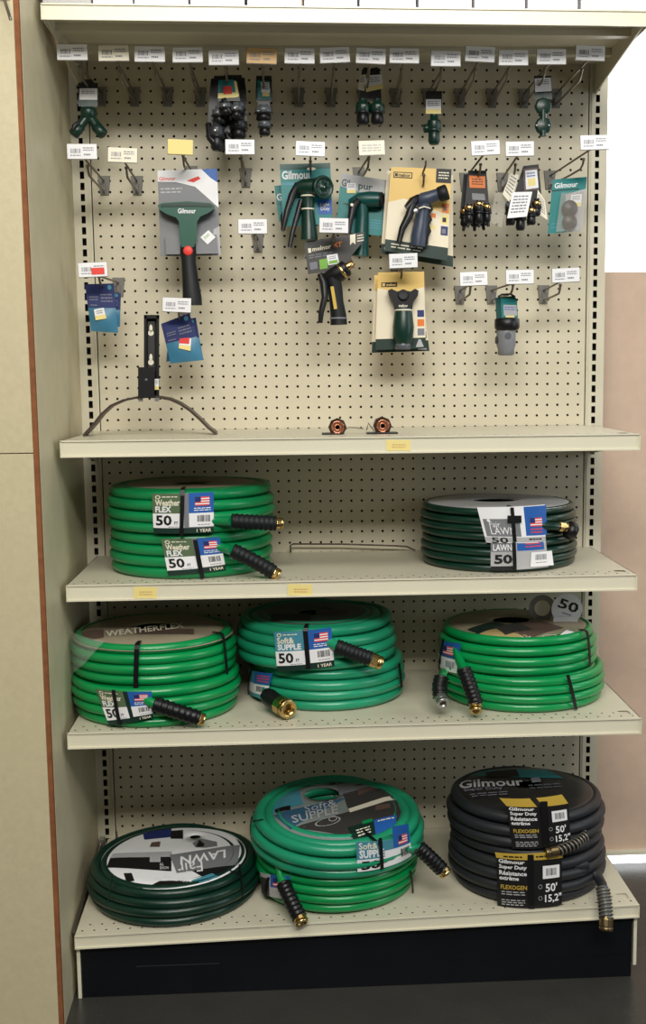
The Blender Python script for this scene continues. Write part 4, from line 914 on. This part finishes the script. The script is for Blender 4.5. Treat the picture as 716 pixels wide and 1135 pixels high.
# ---- lower shelf, turquoise pair
c = Coil('turquoise hose at the bottom of the middle stack on the lower shelf', -2.2, -7.35, Z3, 7.1, .92, 4, G_TQ, seed=31,
         tails=[([(282, 752, None, -.6), (292, 762, None, -.3), (300, 770, None, .1), (303, 776, -14.3)], .42)])
S = c.S([(272, 740), (304, 746), (296, 775), (270, 768)], .06); b = MB()
b.rect(S, 0, 1, 0, 1, SKYB, 0, 5, 2); b.rect(S, .5, 1, 0, .45, BLUE, .012, 3, 1); b.lines(S, .6, .95, .1, .4, 3, RED, .03); b.rect(S, .1, 1, .48, .85, WHITE, .014, 5, 1); b.barcode(S, .6, .92, .52, .78, h=.03); b.build('wrap_label', c.o)
c.strap(281, 742, 277, 771, .35, 0, .12); c.strap(440, 735, 443, 762, .35, 0, .08)
c.grip([(294, 769, -13.6), (304, 777, -14.4), (312, 783, -15.2)], .78, m=BLKP, ribs=1)
c.fitting((310, 781, -15.1), (320, 786.5, -16.4), .86, kn=.04, n=18, hole=.58)
c = Coil('turquoise hose with ribbed sleeve, on top of the middle stack on a shelf', -3.2, -7.5, Z3+3.72, 7.25, .95, 4, G_TQ, seed=32, ro=[0, .05, -.05, -.35],
         tails=[([(345, 708, None, -.6), (364, 712, None, -.3), (370, 714, None, .2), (375, 717, -15.2)], .45)])
c.top('top_card', 6.4, (0, .3, 1.6), mat('dim_grey_card', (92, 100, 92), .4), drop=5, zc=3.8, draw=lambda b, D: (b.rect(D((300, 345, 680, 688)), 0, 1, 0, 1, GREYD, .012, 6, 1), b.rect(D((350, 385, 676, 682)), 0, 1, 0, 1, PLUM, .012, 4, 1)))
lab_common(c, [(304, 700), (367, 695), (370.5, 738), (308, 744)], .03, SKYB, BLACK, ('Soft&', 'SUPPLE'))
c.strap(339, 699, 342, 741, .35, 1.2, .1)
c.grip([(372, 716, -15.2), (390, 723, -15.2), (410, 730, -15.0)], .68); c.fitting((408, 729.5, -15.0), (423, 735.5, -14.9), .62, hole=.6)
# ---- lower shelf, right pair
c = Coil('bright green hose at bottom of the right stack on the lower hose shelf', 15.5, -9.15, Z3, 7.35, .78, 4, G_BR, seed=41, ro=[-.15, .05, .1, 0],
         tails=[([(515, 738, None, -.6), (500, 741, None, -.2), (493, 745, None, .1), (489.5, 752, -15.4)], .4)])
c.strap(628, 748, 637, 786, .3, 0, .08)
c.grip([(489.5, 750, -15.3), (487, 762, -15.8), (488, 773, -16.3)], .68, m=BLKP, ribs=5); c.fitting((487.5, 771, -16.2), (491.5, 780.5, -17.2), .56, ALU, hole=.6, name='metal_coupling')
c = Coil('bright green hose with a round white 50 tag, top of its stack', 15.1, -8.9, Z3+3.16, 7.1, .82, 4, G_BR, seed=42, ro=[.05, .08, 0, -.3],
         tails=[([(498, 714, None, -.6), (506, 722, None, -.1), (511, 731, None, .2), (515, 744, -16.2)], .4)])
def drw(b, D):
    b.rect(D([(500, 705), (545, 694), (600, 712), (520, 716)]), 0, 1, 0, 1, BUFF, .02, 6, 4)
    b.rect(D([(545, 694), (600, 688), (625, 696), (590, 712)]), 0, 1, 0, 1, PLUM, .022, 6, 4)
    b.rect(D([(518, 697), (548, 689), (566, 694), (530, 701)]), 0, 1, 0, 1, DGREENC, .035, 4, 2); b.rect(D([(548, 696), (575, 690), (590, 698), (560, 703)]), 0, 1, 0, 1, GREYD, .045, 3, 2)
    b.text(D([(556, 706), (588, 703), (592, 709), (560, 712)]), 'Weather', 0, 1, 0, 1, OFFW, .05, .0)
    b.rect(D([(596, 705), (630, 700), (645, 706), (612, 713)]), 0, 1, 0, 1, BLACK, .03, 5, 2); b.oval(D((603, 624, 702, 710)), .5, .5, .45, .45, OFFW, .045, hole=.85); b.rect(D([(628, 698), (640, 699), (652, 706), (640, 712)]), 0, 1, 0, 1, WHITE, .035, 3, 2)
c.top('top_card', 6.7, (-.4, 1.0, 1.7), TAUPE, drop=4, zc=3.42, draw=drw)
S = c.S([(486, 706), (512, 713), (507, 748), (482, 738)], .04); b = MB()
b.rect(S, 0, 1, 0, 1, OLIVE, 0, 6, 2); b.rect(S, .4, 1, 0, .5, BLUE, .012, 4, 1); b.flag(S, .5, .85, .15, .42, .03); b.rect(S, 0, 1, .52, .95, WHITE, .014, 4, 1); b.text(S, '50', .05, .4, .56, .85, BLACK, .03); b.barcode(S, .6, .95, .6, .85, INK, .03); b.build('wrap_label', c.o)

c.strap(494, 708, 489, 742, .25, 0, .12); c.strap(650, 705, 652, 738, .3, .8, .06)
c.grip([(514, 741, -16.2), (521, 760, -16.9), (528, 781, -17.5)], .66, m=BLKP, ribs=9); c.fitting((527, 779, -17.4), (527.5, 789, -18.0), .56, hole=.62)
for k, (cu, cv, r, y) in enumerate(((601, 674, 15, -8.5), (628.5, 675, 17.5, -9.3))):
    O = c.W(cu, cv, y); b = MB(); n = 28; rr = r/12.3
    f = [O+Vector((rr*math.cos(6.2832*j/n), 0, rr*math.sin(6.2832*j/n))) for j in range(n)]
    b.prism(f, [p+Vector((0, .04, 0)) for p in f], WHITE if k else PLATE)
    S = lambda a, q, h: O+Vector(((a-.5)*2*rr*math.cos(.35)-(.5-q)*2*rr*math.sin(-.35), -.01-h, (a-.5)*2*rr*math.sin(-.35)+(.5-q)*2*rr*math.cos(.35)))
    if k:
        b.text(S, '50', .18, .84, .22, .54, BLACK, .015, .02); b.lines(S, .4, .7, .62, .7, 1, INK, .015)
        P_ = [c.W(u, v, y-.3) for u, v in ((614, 684), (640, 684), (641, 697), (627, 702), (611, 699))]
        b.prism(P_, [p+Vector((0, .04, 0)) for p in P_], WHITE)
        P_ = [c.W(u, v, y-.35) for u, v in ((618, 692), (622, 690), (631, 693), (638, 699), (634, 701), (627, 697), (621, 696))]
        b.prism(P_, [p+Vector((0, .03, 0)) for p in P_], BLACK)
    else: b.oval(S, .5, .5, .3, .3, OFFW, .01)
    b.build('round_tag', c.o, label='round white tag reading 50' if k else 'round clear grey tag')

# ---- base deck, left
c = Coil('single dark green hose lying flat at the left of the base deck', -16.3, -11.15, ZB-.12, 7.55, .82, 4, G_DK, seed=51, ro=[-.05, .12, .0, -.3], rot=(.04, -.01, 0), gap=.93, wob=.14)
def drw(b, D):
    b.rect(D([(122, 951), (190, 950), (190, 966), (118, 961)]), 0, 1, 0, 1, BLACK, .02, 6, 2)
    b.rect(D([(190, 953), (235, 952), (262, 958), (240, 982)]), 0, 1, 0, 1, BLACK, .02, 6, 2)
    b.rect(D([(188, 948), (266, 936), (264, 958), (196, 968)]), 0, 1, 0, 1, GREYC, .03, 6, 3)
    b.rect(D([(125, 946), (190, 944), (192, 950), (122, 951)]), 0, 1, 0, 1, GREYL, .025, 6, 1)
    b.text(D([(200, 950), (250, 942), (250, 959), (200, 967)]), 'LAWN', 0, 1, 0, .55, WHITE, .045, .02, flip=True)
    b.text(D([(196, 958), (224, 955), (225, 966), (198, 970)]), 'Fair', 0, 1, 0, 1, WHITE, .05, .0, flip=True)
    b.text(D([(172, 971), (211, 974), (211, 978), (172, 975)]), 'LIGHT DUTY', 0, 1, 0, 1, WHITE, .045, .0, flip=True)
    b.text(D([(177, 957), (187, 957), (187, 964), (177, 964)]), 'ALL\nSEASON', 0, 1, 0, 1, WHITE, .045, .0)
    b.rect(D([(137, 968), (146, 968), (149, 976), (140, 977)]), 0, 1, 0, 1, BLACK, .03)
    b.rect(D([(158, 922), (190, 918), (190, 928), (160, 931)]), 0, 1, 0, 1, BLUED, .02, 3, 1); b.rect(D([(190, 921), (203, 920), (203, 930), (189, 930)]), 0, 1, 0, 1, BLACK, .03)
    b.rect(D([(168, 934), (178, 933), (177, 939), (166, 939)]), 0, 1, 0, 1, PLUM, .03)
    b.shape(D([(212, 927), (245, 931), (240, 940), (214, 940)]), [(0, .6), (.3, .1), (.9, .3), (1, .8), (.5, 1), (.1, .95)], GREYC, .02); b.shape(D((216, 228, 930, 939)), [(.1, 1), (.4, .1), (.9, .7), (.8, 1)], BLACK, .04)
    b.rect(D([(212, 976), (235, 968), (245, 972), (225, 980)]), 0, 1, 0, 1, SKYB, .04, 3, 1); b.shape(D((165, 225, 976, 983)), [(0, .8), (.2, .1), (.6, 0), (1, .6), (.9, 1)], BLACK, .025)
    b.rect(D([(166, 950), (178, 950), (178, 956), (166, 956)]), 0, 1, 0, 1, GREYL, .04)
c.top('top_card', 6.45, (1.6, 3.9, .5), WHITE, drop=1.5, zc=3.15, draw=drw)
c.strap(126, 968, 121, 1000, .07, .8, .03, G_DK); c.strap(264, 958, 268, 995, .12, 1.0, .03)
# ---- base deck, middle
c = Coil('bright green hose under the turquoise one on the base deck', -1.7, -11.15, ZB+.03, 7.25, .82, 4, G_BR, seed=61, ro=[-.3, -.05, .1, .05],
         tails=[([(304, 950, None, -.6), (308, 962, None, -.2), (312, 971, None, .1), (316, 983, -17.4)], .4)])
S = c.S([(290, 966), (323, 970), (318, 996), (292, 990)], .08); b = MB(); b.rect(S, 0, 1, 0, 1, GREYL, 0, 5, 2); b.rect(S, .45, 1, 0, .55, BLUE, .014, 3, 1); b.flag(S, .55, .9, .12, .48, .03); b.rect(S, 0, .4, .2, 1, GREYD, .014, 3, 1); b.build('wrap_label', c.o)
c.grip([(314, 979, -17.2), (322, 997, -18.4), (332, 1017, -19.6)], .68, m=BLKP, ribs=8); c.fitting((331, 1014, -19.4), (335, 1024, -20.0), .58, hole=.66)
c.strap(300, 972, 296, 992, .3, 0, .12); c.strap(453, 965, 456, 990, .25, 0, .05)
c = Coil('tilted turquoise hose with a large printed card, on the base deck stack', -1.65, -11.3, ZB+4.05, 7.8, .98, 3, G_TQ, seed=62, ro=[-.05, .1, -.35], rot=(.10, .01, 0), nr=3, wob=.12,
         tails=[([(432, 942, None, -.6), (447, 941, None, -.3), (456, 940, None, .1), (468, 941, -17.4)], .42)])
def drw(b, D):
    b.rect(D([(374, 866), (400, 860), (408, 878), (376, 882)]), 0, 1, 0, 1, GREYC, .02, 6, 3)
    b.rect(D([(300, 880), (330, 870), (336, 892), (302, 900)]), 0, 1, 0, 1, SKYB, .02, 4, 3); b.rect(D([(304, 896), (322, 893), (322, 898), (306, 900)]), 0, 1, 0, 1, BLACK, .035)
    b.rect(D([(303, 902), (345, 893), (385, 884), (322, 918)]), 0, 1, 0, 1, mat('dusty_blue_print', (52, 92, 120), .45), .025, 6, 3)
    b.rect(D([(380, 880), (432, 866), (446, 880), (386, 898)]), 0, 1, 0, 1, GREYD, .02, 6, 3)
    b.rect(D([(386, 897), (432, 882), (436, 886), (388, 901)]), 0, 1, 0, 1, OFFW, .04, 4, 1)
    b.rect(D([(325, 917), (440, 885), (447, 905), (392, 927)]), 0, 1, 0, 1, GREYD, .022, 8, 4)
    b.text(D([(337, 894), (372, 886), (373, 893), (338, 901)]), 'Soft&', 0, 1, 0, 1, GREYL, .05, .0)
    b.text(D([(322, 905), (374, 893), (375, 902), (325, 913)]), 'SUPPLE', 0, 1, 0, 1, GREYL, .05, .015)
    b.text(D([(363, 865), (382, 861), (384, 867), (365, 871)]), '50', 0, 1, 0, 1, BLACK, .05, .04)
    b.oval(D((329, 345, 863, 871)), .5, .5, .48, .48, BLACK, .04, hole=.8); b.shape(D((329, 345, 863, 871)), [(.3, .6), (.5, .3), (.75, .6), (.5, .75)], BLACK, .04)
    b.oval(D([(347, 911), (376, 903), (380, 912), (350, 919)]), .5, .5, .48, .48, GREYL, .05, hole=.9); b.oval(D([(362, 906), (374, 903), (376, 910), (364, 913)]), .5, .5, .4, .4, GREYL, .05, hole=.8)
    b.rect(D([(416, 893), (432, 891), (433, 896), (416, 899)]), 0, 1, 0, 1, PLUM, .045); b.rect(D([(395, 876), (411, 870), (414, 876), (397, 882)]), 0, 1, 0, 1, PLUM, .04)
    pass
    b.shape(D((392, 410, 860, 872)), [(0, .9), (.3, .85), (1, .1), (.8, 0), (.35, .6)], BLACK, .06)
c.top('top_card', 6.35, (-1.3, 3.2, 1.6), mat('dusty_grey_card', (132, 140, 138), .4), drop=5, zc=3.0, draw=drw)
S = c.S([(394, 932), (453, 924), (455, 948), (396, 966)], .05); b = MB()
b.rect(S, 0, 1, -.0, 1, WHITE, 0, 10, 2); b.rect(S, 0, 1, 0, .38, SKYB, .012, 10, 1); b.rect(S, 0, .45, 0, .6, SKYB, .014, 6, 2); b.text(S, 'Soft&', .04, .34, .04, .26, OFFW, .03, .02); b.text(S, 'SUPPLE', .04, .44, .28, .56, WHITE, .03, .04); b.text(S, '50', .06, .36, .66, .95, BLACK, .03, .04); b.barcode(S, .74, .97, .44, .85, h=.03)
b.rect(S, .62, .98, -.5, .36, BLUE, .02, 5, 2); b.flag(S, .72, .92, -.1, .28, .035); b.build('wrap_label', c.o)
b = MB(); D = c.SD([(385, 918), (440, 903), (452, 922), (395, 934)]); b.rect(D, 0, .55, 0, 1, DGREENC, .07, 5, 3); b.rect(D, .52, 1, 0, 1, BLUE, .08, 5, 3); b.lines(D, .12, .42, .35, .85, 3, OFFW, .1); b.rect(D, .3, .5, -.15, .1, G_BR, .1); b.lines(D, .6, .95, .1, .3, 1, OFFW, .1); b.build('card_flap', c.o)
c.strap(420, 928, 422, 962, .3, 3.0, .12); c.strap(281, 905, 279, 925, .1, .9, .04)
c.grip([(464, 939, -17.4), (476, 950, -17.4), (489, 963, -17.3)], .68, ribs=7, m=BLKP); c.fitting((487, 961, -17.3), (494, 968, -17.2), .58, hole=.55)

# ---- base deck, right
def gil(c, q):
    S = c.S(q, .06); b = MB()
    b.rect(S, 0, 1, 0, 1, BLACK, 0, 12, 2)
    b.text(S, 'Gilmour', .03, .43, .01, .09, WHITE, .025, .03); b.text(S, 'Super Duty', .04, .46, .12, .22, WHITE, .025, .03); b.text(S, 'Résistance', .04, .46, .24, .33, WHITE, .025, .03); b.text(S, 'extrême', .04, .34, .35, .43, WHITE, .025, .03)
    b.text(S, 'FLEXOGEN', .06, .46, .53, .62, GOLDP, .025, .02); b.lines(S, .07, .43, .65, .75, 2, GREYL, .025); b.lines(S, .07, .43, .82, .96, 3, GREYL, .025)
    b.rect(S, .7, .96, .13, .4, WHITE, .014); b.barcode(S, .74, .92, .17, .36, h=.03, n=10)
    b.text(S, "50'", .74, .92, .5, .68, WHITE, .025); b.text(S, '15,2"', .73, .99, .73, .92, WHITE, .025)
    for bb in (.56, .8): b.oval(S, .66, bb, .03, .045, GREYL, .025, hole=.8)
    b.build('wrap_label', c.o)
c = Coil('lower charcoal hose on the base deck, its spring-guarded end hanging out', 15.6, -11.5, ZB+.2, 7.1, 1.0, 4, G_BK, seed=71, ro=[-.35, 0, .05, -.1],
         tails=[([(640, 962, None, -.6), (650, 960, None, -.2), (660, 966, -15.5), (667, 980, -18.6), (669.5, 990, -19.8)], .43)])
gil(c, [(551, 950), (622, 950), (622, 1002), (552, 1004)])
b = MB(); S = c.S([(549, 944), (622, 941), (623, 950), (551, 951)], .05); b.rect(S, 0, 1, 0, 1, GOLDP, 0, 8, 1); b.lines(S, .12, .4, .3, .8, 1, BLACK, .02); b.lines(S, .6, .85, .3, .8, 1, BLACK, .02); b.build('gold_band', c.o)
c.strap(588, 947, 589, 1006, .5, 0, .1)
c.grip([(668, 984, -19.3), (670.5, 1000, -20.3), (672, 1019, -20.9)], .56, m=GREYP, spring=True, ribs=6); c.fitting((672, 1017, -20.9), (671.5, 1032, -21.3), .6, mat('aged_brass', (120, 104, 74), .35, metal=.9), hole=.66, n=12)
c = Coil('upper charcoal hose on the base deck, under a black and teal card', 15.5, -11.3, ZB+4.2, 7.05, 1.0, 4, G_BK, seed=72, ro=[-.2, .05, .08, -.3])
def drw(b, D):
    b.rect(D([(512, 860), (532, 853), (605, 853), (625, 863)]), 0, 1, 0, 1, TEAL, .02, 8, 2)
    b.rect(D([(538, 856), (572, 853), (576, 861), (540, 862)]), 0, 1, 0, 1, BLACK, .04, 3, 1)
    b.text(D([(509, 865), (578, 863), (581, 871), (509, 874)]), 'Gilmour', 0, 1, 0, 1, GREYL, .05, .02)
    b.text(D([(513, 874), (556, 872), (558, 876), (515, 878)]), 'Super Duty', 0, 1, 0, 1, INK, .05, .02); b.lines(D([(520, 880), (562, 877), (564, 882), (524, 884)]), 0, 1, 0, 1, 2, INK, .05)
    b.rect(D([(588, 863), (598, 862), (600, 867), (590, 868)]), 0, 1, 0, 1, INK, .05); b.lines(D([(585, 870), (620, 868), (624, 874), (588, 876)]), 0, 1, 0, 1, 2, GREYP, .05)
c.top('top_card', 6.5, (.3, 1.2, 1.1), mat('black_glossy_card', (34, 34, 34), .3), drop=3, zc=4.12, draw=drw)
gil(c, [(562, 893), (629, 890), (632, 934), (568, 940)])
b = MB(); D = c.S([(554, 884), (622, 880), (629, 890), (562, 893)], .05); b.rect(D, 0, .48, 0, 1, GOLDP, 0, 5, 1); b.rect(D, .58, 1, 0, 1, GOLDP, 0, 5, 1); b.build('gold_band', c.o)
c.strap(602, 888, 605, 938, .6, 2.0, .1)
c.grip([(650, 926, -17.2), (638, 935.5, -18.3), (619, 943, -18.8)], .42, m=BLKP, spring=True, ribs=6); c.fitting((620, 942.5, -18.8), (605, 945.5, -18.9), .42, mat('aged_brass', (120, 104, 74), .35, metal=.9), hole=.5, n=12)

# ================================================================== NEST THE SMALL PIECES UNDER THE PART THEY BELONG TO
NEST = {'price_tag': 'tag_wire', 'price_sticker': 'backing_card', 'old_price_label': 'price_rail', 'brass_coupling': 'grip_sleeve', 'metal_coupling': 'grip_sleeve',
        'spring_guard': 'grip_sleeve', 'strap_buckle': 'strap', 'round_tag': 'top_card', 'copper_ring': 'hex_body', 'gold_band': 'wrap_label', 'blister': 'backing_card',
        'brass_tip': 'body', 'spray_tip': 'body', 'spray_dial': 'body', 'thumb_control': 'handle', 'screw': 'coupling', 'barcode_flap': 'wrap_label', 'bolt': 'wall_bracket', 'card_flap': 'top_card'}
for o in [o for o in scene.objects if o.type == 'EMPTY']:
    kids = list(o.children)
    for ch in kids:
        nm = NEST.get(ch.name.split('.')[0])
        if nm:
            host = [k for k in kids if k.name.split('.')[0] == nm]
            if host: ch.parent = host[0]
